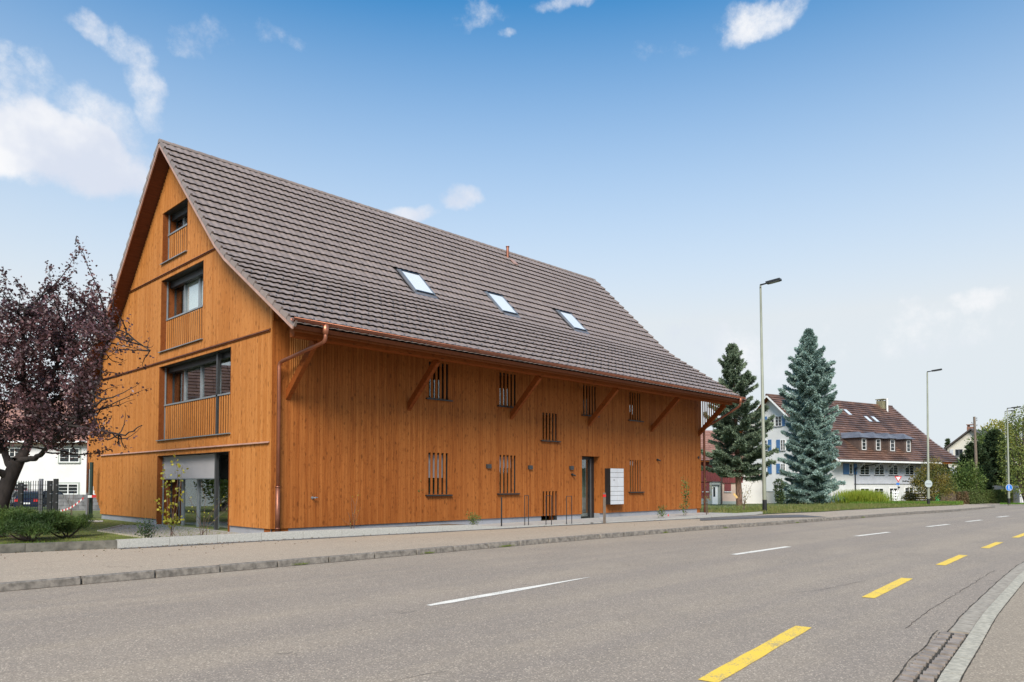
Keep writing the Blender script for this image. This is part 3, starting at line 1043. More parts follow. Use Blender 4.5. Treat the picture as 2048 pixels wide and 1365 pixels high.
# planks of the facade
planks = []          # (size, mesh builder, material, wall)
cols = []
xg = sorted((grpX[g_], grpX[g_] + 4 * 0.166 + SW) for g_ in grpX)
x = 0.0
while x < LX - 0.01:
    nxt = [a for a, b_ in xg if a > x + 1e-6]
    if any(abs(a - x) < 1e-6 for a, b_ in xg):
        for k in range(5):
            cols.append((x, x + SW, 'slot'))
            x += SW
            if k < 4:
                cols.append((x, x + SL, 'slat'))
                x += SL
        continue
    lim = nxt[0] if nxt else LX
    nn = max(1, round((lim - x) / 0.0835))
    w = (lim - x) / nn
    for k in range(nn):
        cols.append((x + k * w, x + (k + 1) * w, 'board'))
    x = lim


def plank_mesh(mb, u0, u1, v0, v1, ax, proud):
    g_ = 0.0022
    if ax == 0: mb.box(u0 + g_, u1 - g_, 0.0 - proud, 0.03, v0, v1)
    else: mb.box(0.0 - proud, 0.03, u0 + g_, u1 - g_, v0, v1)


for (x0, x1, kind) in cols:
    cx = (x0 + x1) / 2
    cuts = []
    if kind == 'slot':
        for g_, z0, z1, kd in WIN:
            if grpX[g_] - .01 < cx < grpX[g_] + 4 * .166 + SW + .01: cuts.append((z0, z1))
    if DOOR[0] < cx < DOOR[1]: cuts.append((-1, DOOR[3]))
    cuts.sort()
    z = ZB
    pr = random.uniform(0, 0.004)
    F = (cx - CAM[0]) * FW0[0] + (0 - CAM[1]) * FW0[1]
    for a, b_ in cuts + [(5.45, 9)]:
        if a > z + .02:
            mb = MB()
            plank_mesh(mb, x0, x1, z, a, 0, pr)
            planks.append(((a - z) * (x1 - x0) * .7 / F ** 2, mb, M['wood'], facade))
        z = max(z, b_)
nb = 153
for i in range(nb):
    y0, y1 = WY * i / nb, WY * (i + 1) / nb
    cy = (y0 + y1) / 2
    cuts = [(h[2], h[3]) for h in GAB if h[0] - .02 < cy < h[1] + .02]
    top = min(under(y0), under(y1)) - 0.012
    for t in range(4):
        lo = [ZB, LEDGE[0] + .03, LEDGE[1] + .03, LEDGE[2] + .03][t]
        hi = min(top, [LEDGE[0] - .005, LEDGE[1] - .005, LEDGE[2] - .005, 99][t])
        if hi - lo < .03: continue
        segs = []
        z = lo
        for a, b_ in sorted(cuts):
            if b_ <= lo or a >= hi: continue
            if a > z: segs.append((z, a))
            z = max(z, b_)
        if z < hi: segs.append((z, hi))
        if not segs: continue
        pr = random.uniform(0, 0.003)
        F = (0 - CAM[0]) * FW0[0] + (cy - CAM[1]) * FW0[1]
        for a, b_ in segs:
            if b_ - a < .02: continue
            mb = MB()
            plank_mesh(mb, y0, y1, a, b_, 1, pr)
            planks.append(((b_ - a) * (y1 - y0) * .6 / F ** 2, mb, M['wood_lit'], gable))
planks.sort(key=lambda t: -t[0])
for s_, mb, mt, wall in planks[:300]:
    obj('plank', mb, mt, wall)
for wall, mt in ((facade, M['wood']), (gable, M['wood_lit'])):
    mb = MB()
    for s_, q, m_, w_ in planks[300:]:
        if w_ is wall:
            i0 = len(mb.v)
            mb.v += q.v
            mb.f += [tuple(i0 + k for k in f) for f in q.f]
    if mb.f:
        o = obj('plank', mb, mt, wall)
        o['kind'] = 'stuff'

# flashing ledges across the gable
for z, mt in ((LEDGE[0], M['copper_pink']), (LEDGE[1], M['copper_dull']), (LEDGE[2], M['copper_dull'])):  # paler tone for sky reflected in the lowest ledge, darker for undersides above
    yl, yh = 0.09, WY - 0.03
    if z > 7.5:
        d = 11.72 - z
        yl, yh = YR - d + .06, YR + d - .06
    if z < 3:
        obj('ledge', MB().hexa([(-0.055, yl, z - .018), (0.0, yl, z - .0), (0.0, yh, z - .0), (-0.055, yh, z - .018), (-0.055, yl, z - .004), (0.0, yl, z + .028), (0.0, yh, z + .028), (-0.055, yh, z - .004)]), mt, house)
    else:
        obj('ledge', MB().hexa([(-0.05, yl, z - .02), (0.0, yl, z - .0), (0.0, yh, z - .0), (-0.05, yh, z - .02), (-0.05, yl, z - .006), (0.0, yl, z + .026), (0.0, yh, z + .026), (-0.05, yh, z - .006)]), mt, house)
        obj('batten', MB().box(-0.03, -0.001, yl, yh, z - .05, z - .021), M['wood_dark'], house)

# --- gable windows
def gable_window(idx, h, zrail, mull, slatrange, posts, pane_mats, dark_from=None):
    y0, y1, z0, z1 = h
    w = obj('window', MB().box(0.40, 0.46, y0, y0 + .05, z0 + .0, z1).box(0.40, 0.46, y1 - .05, y1, z0, z1).box(0.40, 0.46, y0 + .05, y1 - .05, z1 - .06, z1).box(0.40, 0.46, y0 + .05, y1 - .05, z0, z0 + .07), M['dark_frame'], house)
    ed = [y0 + .05] + mull + [y1 - .05]
    for mpos in mull:
        obj('mullion', MB().box(0.385, 0.455, mpos - .045, mpos + .045, z0 + .07, z1 - .06), M['mid_frame'], w)
    for i in range(len(ed) - 1):
        a = ed[i] + (.045 if i else 0)
        b_ = ed[i + 1] - (.045 if i < len(ed) - 2 else 0)
        obj('pane', MB().box(0.425, 0.435, a, b_, z0 + .07, z1 - .06), M['glass'], w)
        if pane_mats[i]:
            cw = b_ - a
            mb = MB()
            K = 24
            for k in range(K):      # gathered sheet behind the pane; white ones stand in for mirrored sky
                t0, t1 = a + cw * k / K, a + cw * (k + 1) / K
                d0, d1 = .45 + .006 * math.sin(k * 1.9), .45 + .006 * math.sin((k + 1) * 1.9)
                mb.quad((d0, t0, z0 + .1), (d1, t1, z0 + .1), (d1, t1, z1 - .1), (d0, t0, z1 - .1))
            obj('pane_sheet', mb, pane_mats[i], w)
    # dark lining of the recess, head and sill
    obj('recess_head', MB().box(0.035, 0.50, y0, y1, z1 - .004, z1 + .03), M['dark_frame'], w)
    obj('jamb', MB().box(0.0, 0.40, y1 - .018, y1 - .001, z0, z1 - .006), M['wood_dark'], w)
    obj('jamb', MB().box(0.0, 0.40, y0 + .001, y0 + .018, z0, z1 - .006), M['wood_dark'], w)
    if z0 > 1:
        obj('sill', MB().hexa([(-0.06, y0 - .04, z0 - .03), (0.42, y0 - .04, z0 - .03), (0.42, y1 + .04, z0 - .03), (-0.06, y1 + .04, z0 - .03),
                               (-0.06, y0 - .04, z0 - .004), (0.42, y0 - .04, z0 + .012), (0.42, y1 + .04, z0 + .012), (-0.06, y1 + .04, z0 - .004)]), M['steel_grey'] if idx in (0, 1) else M['mid_frame'], w)
    obj('guide_rail', MB().box(0.16, 0.20, y1 - .05, y1 - .02, z0, z1 - .01), M['mid_frame'], w)
    obj('guide_rail', MB().box(0.16, 0.20, y0 + .02, y0 + .05, z0, z1 - .01), M['mid_frame'], w)
    for p in posts:
        obj('post', MB().box(0.13, 0.21, p - .05, p + .05, z0 + .012, z1 - .005), M['dark_frame'], w)
    if zrail:
        obj('rail', MB().box(0.13, 0.20, y0 + .02, y1 - .06, zrail - .045, zrail + .0), M['mid_frame'], w)
        y = y0 + .05
        while y < y1 - .1:
            if not any(abs(y + .03 - p) < .09 for p in posts):
                obj('slat', MB().box(0.150, 0.162, y, y + .085, z0 + .03, zrail - .047), M['wood_lit'], w)
            y += 0.148
        obj('slat_backing', MB().box(0.215, 0.222, y0 + .02, y1 - .06, z0 + .03, zrail - .047), M['dark_frame'], w)
    return w


def yAt(px, py, X=0.42):
    return float(onX(px, py, X)[1])


g1 = gable_window(0, GAB[0], 9.31, [yAt(372, 425) + .1], None, [], [None, M['glass_dark']])
obj('roller_case', MB().box(0.25, 0.395, GAB[0][0] + .06, GAB[0][1] - .06, 9.78, 9.97), M['anthracite'], g1)
g2 = gable_window(1, GAB[1], 6.61, [yAt(400.5, 580), yAt(371, 600)], None, [], [M['pane_sheet'], M['pane_sheet'], None])
obj('roller_case', MB().box(0.25, 0.395, GAB[1][0] + .06, GAB[1][1] - .06, 7.62, 7.82), M['anthracite'], g2)
g3 = gable_window(2, GAB[2], 3.905, [yAt(438, 750) , yAt(404, 760), yAt(371, 770)], None, [yAt(436, 780, .17)], [None, None, None, None])
obj('roller_case', MB().box(0.25, 0.395, GAB[2][0] + .06, GAB[2][1] - .06, 4.92, 5.08), M['anthracite'], g3)
g4 = gable_window(3, GAB[3], None, [yAt(434, 1000), yAt(397, 1000), yAt(366, 1000)], None, [yAt(432.7, 980, .17)], [None, None, None, None])
yb0 = yAt(432.7, 980, .17) + .05
bl = MB()
zb1 = float(onX(380, 957, .18)[2])
K = 30
for k in range(K):
    a = yb0 + (7.28 - yb0) * k / K
    b_ = yb0 + (7.28 - yb0) * (k + 1) / K
    bl.quad((.18 + .006 * math.sin(k * .55), b_ if False else a, zb1), (.18 + .006 * math.sin((k + 1) * .55), b_, zb1), (.18, b_, 2.26), (.18, a, 2.26))
obj('blind', bl, M['blind'], g4)
obj('blind_bar', MB().box(.165, .195, yb0, 7.28, zb1 - .03, zb1), M['steel_grey'], g4)

# --- facade windows behind the slots
for i, (g_, z0, z1, kd) in enumerate(WIN):
    xa, xb = grpX[g_] - .03, grpX[g_] + 4 * .166 + SW + .03
    w = obj('slot_window', MB().box(xa, xa + .04, .17, .22, z0, z1).box(xb - .04, xb, .17, .22, z0, z1).box(xa + .04, xb - .04, .17, .22, z1 - .05, z1).box(xa + .04, xb - .04, .17, .22, z0, z0 + .05), M['dark_frame'], house)
    obj('pane', MB().box(xa + .04, xb - .04, .19, .196, z0 + .05, z1 - .05), M['glass'], w)
    if kd == 'low' and g_ in 'AB':
        zz = {'A': 1.59, 'B': 1.93}[g_]
        obj('blind', MB().box(xa + .04, xb - .10, .165, .168, zz, z1 - .05), M['blind'], w)
    zl_ = z0 - (.168 if kd == 'plinth' else 0)
    obj('recess_lining', MB().box(xa, xa + .004, .028, .2, zl_, z1).box(xb - .004, xb, .028, .2, zl_, z1).box(xa, xb, .034, .2, z1, z1 + .004), M['dark_frame'], w)
    zs = z0 if kd != 'plinth' else 0.14
    th = .035 if kd != 'plinth' else .05
    xo = 0.12 if kd != 'plinth' else .10
    obj('sill', MB().hexa([(xa - xo + .03, -.085, zs - th - .015), (xb + xo - .03, -.085, zs - th - .015), (xb + xo - .03, .17, zs - .02), (xa - xo + .03, .17, zs - .02),
                           (xa - xo + .03, -.085, zs - .012), (xb + xo - .03, -.085, zs - .012), (xb + xo - .03, .17, zs + .003), (xa - xo + .03, .17, zs + .003)]), M['anthracite'], w)

# --- entrance door
dr = obj('door', MB().box(12.09, 12.15, .30, .36, .02, 2.41).box(12.90, 12.97, .29, .36, .02, 2.41).box(12.15, 12.90, .30, .36, 2.30, 2.41).box(12.15, 12.90, .30, .36, .02, .20), M['anthracite'], house)
obj('frame', MB().box(12.985, 13.16, .27, .36, .02, 2.41), M['anthracite'], dr)
obj('edge_strip', MB().box(12.970, 12.984, .27, .29, .05, 2.35), M['steel_grey'], dr)
obj('pane', MB().box(12.15, 12.90, .325, .335, .20, 2.30), M['glass'], dr)
obj('handle', MB().box(12.80, 12.86, .24, .28, 1.02, 1.04).box(12.84, 12.86, .28, .30, 1.02, 1.04), M['black'], dr)
for (a, b_, z0, z1, mt) in ((12.16, 12.34, 1.50, 1.62, 'white'), (12.16, 12.36, .92, 1.06, 'white'), (12.17, 12.30, .72, .86, 'white'), (12.30, 12.46, 1.62, 1.80, 'red'), (12.2, 12.42, .42, .5, 'white')):
    obj('notice', MB().box(a, b_, .345, .348, z0, z1), M[mt] if mt == 'white' else M['brickch'], dr)
obj('entrance_jamb', MB().box(13.162, 13.179, 0.0, .36, ZB, 2.41), M['wood'], house)
obj('entrance_jamb', MB().box(12.091, 12.108, 0.0, .28, ZB, 2.41), M['wood'], house)
obj('entrance_jamb_base', MB().box(13.160, 13.179, .03, .36, 0.02, ZB - .002), M['concrete'], house)
obj('entrance_backdrop', MB().box(11.4, 13.6, .9, .92, .02, 2.41), M['plaster_grey'], house)
obj('doorstep', MB().box(12.09, 13.18, -.0, .36, .0, .10), M['concrete'], house)

# --- small fittings on the facade
for (x, z) in ((7.37, 1.97), (9.31, 1.965), (11.47, 1.98)):
    wl = obj('wall_lamp', MB().box(x - .09, x + .09, -.075, -.001, z - .06, z + .06), M['dark_frame'], house)
    obj('lamp_cover', MB().box(x - .08, x + .08, -.070, -.03, z - .066, z - .0605), M['mid_frame'], wl)
for (x, z) in ((11.52, 1.74), (17.01, 2.39)):
    cm = obj('camera', MB().disc((x, -.03, z), (0, 1, 0), .045, .05, 12), M['anthracite'], house)
    obj('lens', MB().tube([(x, -.05, z), (x + .08, -.12, z - .05)], .028, 10), M['black'], cm)
obj('vent_cap', MB().disc((20.3, -.02, 2.56), (0, 1, 0), .055, .04, 12), M['anthracite'], house)
tp_ = obj('water_tap', MB().disc((1.13, -.015, 1.06), (0, 1, 0), .035, .03, 12).tube([(1.13, -.03, 1.06), (1.13, -.10, 1.06), (1.17, -.115, 1.05)], .014, 8), M['steel_grey'], house)
obj('tap_handle', MB().tube([(1.155, -.10, 1.075), (1.235, -.10, 1.06)], .014, 6), M['steel_grey'], tp_)

# --- roof body
prof = [YR - DE_F, YR - 4.6, YR - 4.0, YR, YR + 4.0, YR + 4.6, YR + DE_B]
NP = len(prof) - 1
rb = MB()
TH = 0.10
up_ = [(y, under(y)) for y in prof]


def topoff(y, t):                 # a point t above the underside, measured square to the slope
    if abs(y - YR) < 1e-6: return (y, under(y) + t * 1.414)
    dd = abs(y - YR)
    s = 1.0 if dd < 3.99 else (.91 if dd < 4.3 else (.74 if dd < 4.61 else .655))
    k = math.sqrt(1 + s * s)
    sg = -1 if y < YR else 1
    return (y + sg * t * s / k, under(y) + t / k)


tops = [topoff(y, TH) for y in prof]
for i in range(NP):
    a, b_ = up_[i], up_[i + 1]
    c_, d_ = tops[i + 1], tops[i]
    rb.hexa([(XN + .02, a[0], a[1]), (XF - .02, a[0], a[1]), (XF - .02, b_[0], b_[1]), (XN + .02, b_[0], b_[1]),
             (XN + .02, d_[0], d_[1]), (XF - .02, d_[0], d_[1]), (XF - .02, c_[0], c_[1]), (XN + .02, c_[0], c_[1])])
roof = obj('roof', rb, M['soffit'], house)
t2 = [topoff(y, TH + .004) for y in prof]
ud = MB()
for i in range(NP):
    ud.quad((XN + .03, *t2[i]), (XF - .03, *t2[i]), (XF - .03, *t2[i + 1]), (XN + .03, *t2[i + 1]))
obj('underlay', ud, M['felt'], roof)
# copper strip on both verges
for X0, X1 in ((XN - .015, XN + .018), (XF - .018, XF + .015)):
    v = MB()
    lo = [topoff(y, -.02) for y in prof]
    hi = [topoff(y, .055) for y in prof]
    for i in range(NP):
        v.hexa([(X0, *lo[i]), (X1, *lo[i]), (X1, *lo[i + 1]), (X0, *lo[i + 1]), (X0, *hi[i]), (X1, *hi[i]), (X1, *hi[i + 1]), (X0, *hi[i + 1])])
    obj('verge_strip', v, M['copper_pink'], roof)

# tiles
TW = 0.2188
NC = int(round((XF - XN) / TW))
TW = (XF - XN) / NC
TU = [0.0, .12, .25, .37, .5, .62, .75, .87, 1.0]
TPRO = [.0075 * (1 - math.cos(2 * math.pi * u_)) for u_ in TU]


def tile_pts(L, lift=0.058, th=0.012):
    """local: u across, v down the slope, w off the slope"""
    mb = MB()
    n_ = len(TU)
    for (vv, base) in ((0, 0.004), (L, lift)):
        for k in range(n_):
            mb.v.append((TU[k] * TW * .997, vv, base + TPRO[k]))
    for k in range(n_ - 1):
        mb.f.append((k, k + n_, k + 1 + n_, k + 1))
    i0 = len(mb.v)
    for k in range(n_):
        mb.v.append((TU[k] * TW * .997, L, lift + TPRO[k] - th))
    for k in range(n_ - 1):
        mb.f.append((n_ + k, i0 + k, i0 + k + 1, n_ + k + 1))
    mb.f.append((0, n_, i0, 0)[:3])
    return mb


def slope_frame(side, part):       # origin line, down vector, normal for side -1 (front) / 1 (back)
    s = (1.0, (7.75 - 7.257) / .6, 0.655)[part]
    k = math.sqrt(1 + s * s)
    down = np.array([0, side / k, -s / k])
    nrm = np.array([0, side * s / k, 1 / k])
    return down, nrm


courses = []                        # (side, origin point at X=0, down, nrm, L)
for side in (-1, 1):
    ci = 0
    for part, (d0, d1) in enumerate(((0.0, 4.0), (4.0, 4.6), (4.6, DE_F if side < 0 else DE_B))):
        down, nrm = slope_frame(side, part)
        tot = (d1 - d0) / abs(down[1]) + (.03 if part == 2 else 0)
        n2 = (14, 2, 11 if side < 0 else 13)[part]
        e = tot / n2
        for i in range(n2):
            o_ = np.array([0, YR + side * d0, float(np.interp(d0, PD, PZ))]) + down * (e * i) + nrm * (TH + .012)
            courses.append((side, o_, down, nrm, e, ci))
            ci += 1

SKY = [6.07, 10.10, 14.22]            # roof windows, width .86
SKYW, SKYY0, SKYY1 = 0.86, 2.22, 3.10


def in_sky(x0, x1, o_, down, e):
    ya, yb_ = sorted((o_[1], o_[1] + down[1] * e))
    if yb_ < SKYY0 - .02 or ya > SKYY1 + .05: return False
    return any(x1 > s + .03 and x0 < s + SKYW - .03 for s in SKY)


tile_mesh_cache = {}
tl = []
for (side, o_, down, nrm, e, ci) in courses:
    for c in range(NC):
        x0 = XN + c * TW
        p = o_ + np.array([x0, 0, 0])
        if side < 0 and in_sky(x0, x0 + TW, o_, down, e): continue
        F = (p - CAM) @ FW0
        tl.append((0 if side > 0 else 1 / F ** 2 * (1.25 if ci >= 15 else 1.0), side, p, down, nrm, e, ci, c))
tl.sort(key=lambda t: -t[0])


def tile_matrix(p, down, nrm, side):
    ux = np.array([1.0, 0, 0])
    return Matrix(((ux[0], down[0], nrm[0], p[0]), (ux[1], down[1], nrm[1], p[1]), (ux[2], down[2], nrm[2], p[2]), (0, 0, 0, 1)))


stuffV, stuffF = [], []
tm = {}
for k, (sz, side, p, down, nrm, e, ci, c) in enumerate(tl):
    key = round(e, 3)
    if key not in tm:
        b0 = tile_pts(e + .03)
        tm[key] = (b0, b0.mesh('roof_tile'))
        tm[key][1].materials.append(M['tile'])
    b0, me = tm[key]
    q = p + nrm * random.uniform(-.0008, .0012) + down * random.uniform(-.002, .002)
    if k < 300:
        o = D.objects.new('roof_tile', me)
        COL.objects.link(o)
        o.parent = roof
        o.matrix_parent_inverse = Matrix.Identity(4)
        o.matrix_basis = tile_matrix(q, down, nrm, side)
    else:
        V = np.array(b0.v)
        W = q + np.outer(V[:, 0], [1, 0, 0]) + np.outer(V[:, 1], down) + np.outer(V[:, 2], nrm)
        i0 = len(stuffV)
        stuffV += [tuple(w) for w in W]
        stuffF += [tuple(i0 + j for j in f) for f in b0.f]
mb = MB()
mb.v, mb.f = stuffV, stuffF
o = obj('roof_tile', mb, M['tile'], roof)
o['kind'] = 'stuff'

# verge tiles with their side flanges, ridge tiles
for (side, o_, down, nrm, e, ci) in courses:
    for X0 in (XN - .022, XF - .035):
        P = []
        L = e + .02
        near = X0 < 5
        for w0, w1 in ((-.035, -.015),):
            pass
        a = o_ + np.array([X0, 0, 0])
        lowv = [(0.0, -.06), (L, -.045)]
        hiv = [(0.0, .030), (L, .098)]
        pts8 = []
        for arr in (lowv, hiv):
            (v0, w0), (v1, w1) = arr
            pts8 += [a + down * v0 + nrm * w0, a + np.array([.057, 0, 0]) + down * v0 + nrm * w0, a + np.array([.057, 0, 0]) + down * v1 + nrm * w1, a + down * v1 + nrm * w1]
        if near or side < 0:
            obj('verge_tile', MB().hexa(pts8), M['tile'], roof)
rz = 11.75 + (TH + .012) * 1.414 + .0
x = XN - .02
i = 0
while x < XF:
    x1 = min(x + .40, XF + .02)
    mb = MB()
    K = 8
    for (xx, rr) in ((x, .105), (x1 + .02, .095)):
        for k in range(K + 1):
            t = math.pi * (k / K) * 1.1 - .05 * math.pi
            mb.v.append((xx, YR - rr * math.cos(t), rz - .045 + rr * math.sin(t)))
    for k in range(K):
        mb.f.append((k, k + 1, K + 2 + k, K + 1 + k))
    mb.f.append(tuple(range(K, -1, -1)))
    obj('ridge_tile', mb, M['tile'], roof)
    x = x1
# snow guards on the lower courses
sg = MB()
for (side, o_, down, nrm, e, ci) in courses:
    if side > 0 or ci < 18: continue
    cc = ci - 18
    if cc in (2,): continue
    for c in range(1, NC, 2):
        cx = c + (ci % 2 if cc < 5 else 0)
        if cc < 5 and (cc % 2): pass
        p = o_ + np.array([XN + cx * TW, 0, 0]) + down * (e - .015) + nrm * .060
        sg.obox(p + nrm * .012, down, (1, 0, 0), nrm, .028, .008, .016)
o = obj('snow_guard', sg, M['lead'], roof)
o['kind'] = 'stuff'

# roof windows
for s in SKY:
    down, nrm = slope_frame(-1, 0)
    top = np.array([s, SKYY1, under(SKYY1)]) + nrm * (TH + .05)
    L = (SKYY1 - SKYY0) * math.sqrt(2)
    c = top + down * L / 2 + np.array([SKYW / 2, 0, 0])
    ux = np.array([1., 0, 0])
    w = obj('roof_window', MB().obox(c - ux * (SKYW / 2 - .03) + nrm * .02, ux, down, nrm, .03, L / 2, .045), M['steel_grey'], roof)
    obj('frame_side', MB().obox(c + ux * (SKYW / 2 - .03) + nrm * .02, ux, down, nrm, .03, L / 2, .045), M['steel_grey'], w)
    obj('frame_end', MB().obox(c - down * (L / 2 - .035) + nrm * .025, ux, down, nrm, SKYW / 2 - .06, .035, .045), M['anthracite'], w)
    obj('frame_end', MB().obox(c + down * (L / 2 - .04) + nrm * .015, ux, down, nrm, SKYW / 2 - .06, .04, .045), M['anthracite'], w)
    obj('pane', MB().obox(c + nrm * .045, ux, down, nrm, SKYW / 2 - .06, L / 2 - .07, .006), M['glass_sky'], w)
    obj('flashing', MB().obox(c + nrm * .012, ux, down, nrm, SKYW / 2 + .05, L / 2 + .05, .018).obox(c + down * (L / 2 + .11) + nrm * .018, ux, down, nrm, SKYW / 2 + .05, .06, .01), M['lead'], w)
# vent pipe near the ridge
vp = obj('vent_pipe', MB().tube([(14.3, 5.95, 11.3), (14.3, 5.95, 11.90), (14.3, 5.95, 11.94)], [.065, .065, .05], 12), M['copper_dull'], roof)
obj('pipe_cap', MB().disc((14.3, 5.95, 11.96), (0, 0, 1), .085, .03, 12), M['copper_dull'], vp)
down, nrm = slope_frame(-1, 0)
obj('pipe_flashing', MB().obox(np.array([14.33, 5.70, under(5.70)]) + nrm * .19, (1, 0, 0), down, nrm, .13, .18, .012), M['copper_pink'], roof)

# gutter
gy, gz, gr = -1.865, 5.135, 0.078
for (gy_, nm) in ((gy, 'f'), (YR + DE_B + .05, 'b')):
    gzz = gz if nm == 'f' else 4.56
    mb = MB()
    K = 9
    for xx in (-.50, 20.98):
        for rr in (gr, gr - .008):
            for k in range(K + 1):
                t = math.pi + math.pi * k / K
                mb.v.append((xx, gy_ + rr * math.cos(t), gzz + rr * math.sin(t)))
    n_ = K + 1
    for k in range(K):
        mb.f.append((k, k + 1, 2 * n_ + k + 1, 2 * n_ + k))
        mb.f.append((n_ + k, 3 * n_ + k, 3 * n_ + k + 1, n_ + k + 1))
    mb.f.append(tuple(range(n_)))
    mb.f.append(tuple(range(3 * n_ - 1, 2 * n_ - 1, -1)))
    mb.tube([(-.5, gy_ - gr, gzz), (20.98, gy_ - gr, gzz)], .011, 6)
    gt = obj('gutter', mb, M['copper'], house, True)
# downpipes
def pipe(pts, r, mat, name='downpipe'):
    P = [np.array(p, float) for p in pts]
    out = [P[0]]
    for i in range(1, len(P) - 1):
        a, b_ = P[i] - P[i - 1], P[i + 1] - P[i]
        rr = min(.12, np.linalg.norm(a) / 2, np.linalg.norm(b_) / 2)
        p0, p2 = P[i] - a / np.linalg.norm(a) * rr, P[i] + b_ / np.linalg.norm(b_) * rr
        for t in np.linspace(0, 1, 6):
            out.append((1 - t) ** 2 * p0 + 2 * t * (1 - t) * P[i] + t * t * p2)
    out.append(P[-1])
    return obj(name, MB().tube(out, r, 12), mat, house, True)


p1 = pipe([(.34, gy, 5.06), (.34, gy, 4.72), (.12, -.12, 4.40), (.12, -.12, 1.0)], .045, M['copper'])
obj('outlet', MB().tube([(.34, gy, 5.10), (.34, gy, 4.96), (.34, gy, 4.88)], [.09, .075, .055], 12), M['copper'], house, True)
obj('standpipe', MB().tube([(.12, -.12, 1.35), (.12, -.12, .05)], .056, 12).tube([(.12, -.12, 1.36), (.12, -.12, 1.32)], .063, 12).tube([(.12, -.12, .34), (.12, -.12, .31)], .063, 12), M['copper_dull'], house, True)
p2 = pipe([(20.62, gy, 5.06), (20.62, gy, 4.75), (20.62, -.12, 3.85), (20.62, -.12, .10)], .05, M['copper_dull'])
obj('outlet', MB().tube([(20.62, gy, 5.10), (20.62, gy, 4.96), (20.62, gy, 4.88)], [.09, .075, .055], 12), M['copper'], house, True)
p3 = pipe([(.25, 15.18, 4.6), (.25, 15.18, .1)], .05, M['copper_dull'])

# eaves beam, plate, braces, screens
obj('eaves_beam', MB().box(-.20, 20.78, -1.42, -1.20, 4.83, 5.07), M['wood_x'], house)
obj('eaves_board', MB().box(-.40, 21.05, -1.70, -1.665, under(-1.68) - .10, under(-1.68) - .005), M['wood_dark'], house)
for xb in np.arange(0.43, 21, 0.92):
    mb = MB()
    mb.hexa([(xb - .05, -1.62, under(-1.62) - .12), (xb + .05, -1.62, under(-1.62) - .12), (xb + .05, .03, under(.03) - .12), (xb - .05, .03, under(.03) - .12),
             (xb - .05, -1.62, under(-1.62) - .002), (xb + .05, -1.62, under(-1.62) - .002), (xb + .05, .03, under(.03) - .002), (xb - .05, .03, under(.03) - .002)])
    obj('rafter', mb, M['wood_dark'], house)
BX = [.43, 4.22, 8.42, 12.53, 16.62, 20.38]
for xb in BX:
    # lower end is cut plumb at the wall, upper end meets the beam
    w = .06
    z0, z1 = 3.54, 4.84
    hh = .17
    mb = MB().hexa([(xb - w, -.001, z0 - .03), (xb + w, -.001, z0 - .03), (xb + w, -.001, z0 + hh + .03), (xb - w, -.001, z0 + hh + .03),
                    (xb - w, -1.32, z1 - .10), (xb + w, -1.32, z1 - .10), (xb + w, -1.20, z1 + .05), (xb - w, -1.20, z1 + .05)])
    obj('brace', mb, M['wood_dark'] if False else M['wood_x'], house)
for xb in (BX[0], BX[-1]):
    y = -.10
    while y > -1.22:
        zlow = 3.58 + (-y) * (1.25 / 1.28)
        ztop = under(y) - .02 if y > -1.19 else 4.8
        if ztop > zlow + .05:
            obj('screen_slat', MB().box(xb - .006, xb + .006, y - .024, y + .024, zlow, ztop), M['wood_lit'], house)
        y -= .105
# rear screen that flares out to the back eave
for k in range(19):
    y = WY + .06 + k * .118
    yy = np.interp(y, [12.78, 13.35, 14.1, 14.7, 14.88, 15.0], [.31, .42, 1.1, 1.9, 2.3, 3.6])
    if y > 14.95: break
    obj('screen_slat', MB().box(0.17, .19, y - .036, y + .036, float(yy), under(y) - .02), M['wood_lit'], house)
obj('corner_board', MB().box(-.006, .03, -.008, -.0005, ZB, 5.4) if False else MB().box(-.010, -.0045, -.004, .07, ZB, under(.03) - .02), M['wood_lit'], house)
#%%PART3
# ================================================================== things by the facade
mbx = thing('letterbox_unit', 'block of grey letterboxes with pale doors mounted right of the entrance', 'letterboxes', (14, -.2, 0.62))
mx0 = 13.47
md = -float(onX(1221.5, 970, mx0)[1])
mx1 = float(onY(1247.6, 970, -md)[0])
mz0, mz1 = .63, 1.985
obj('body', MB().box(mx0, mx1, -md + .02, -.001, mz0, mz1), M['anthracite'], mbx)
rows = [0, 70, 150, 302, 385, 455, 540, 605]
for c in range(2):
    for r in range(7):
        a = mx0 + (mx1 - mx0) * c / 2 + .006
        b_ = mx0 + (mx1 - mx0) * (c + 1) / 2 - .006
        zt = mz1 - (mz1 - mz0) * rows[r] / 605 - .006
        zb = mz1 - (mz1 - mz0) * rows[r + 1] / 605 + .006
        d_ = obj('letterbox_door', MB().box(a, b_, -md, -md + .019, zb, zt), M['mail_front'], mbx)
        if c == 0 and r == 2:
            obj('intercom', MB().box((a + b_) / 2 - .035, (a + b_) / 2 + .035, -md - .006, -md - .0005, zt - .11, zt - .085), M['black'], d_)

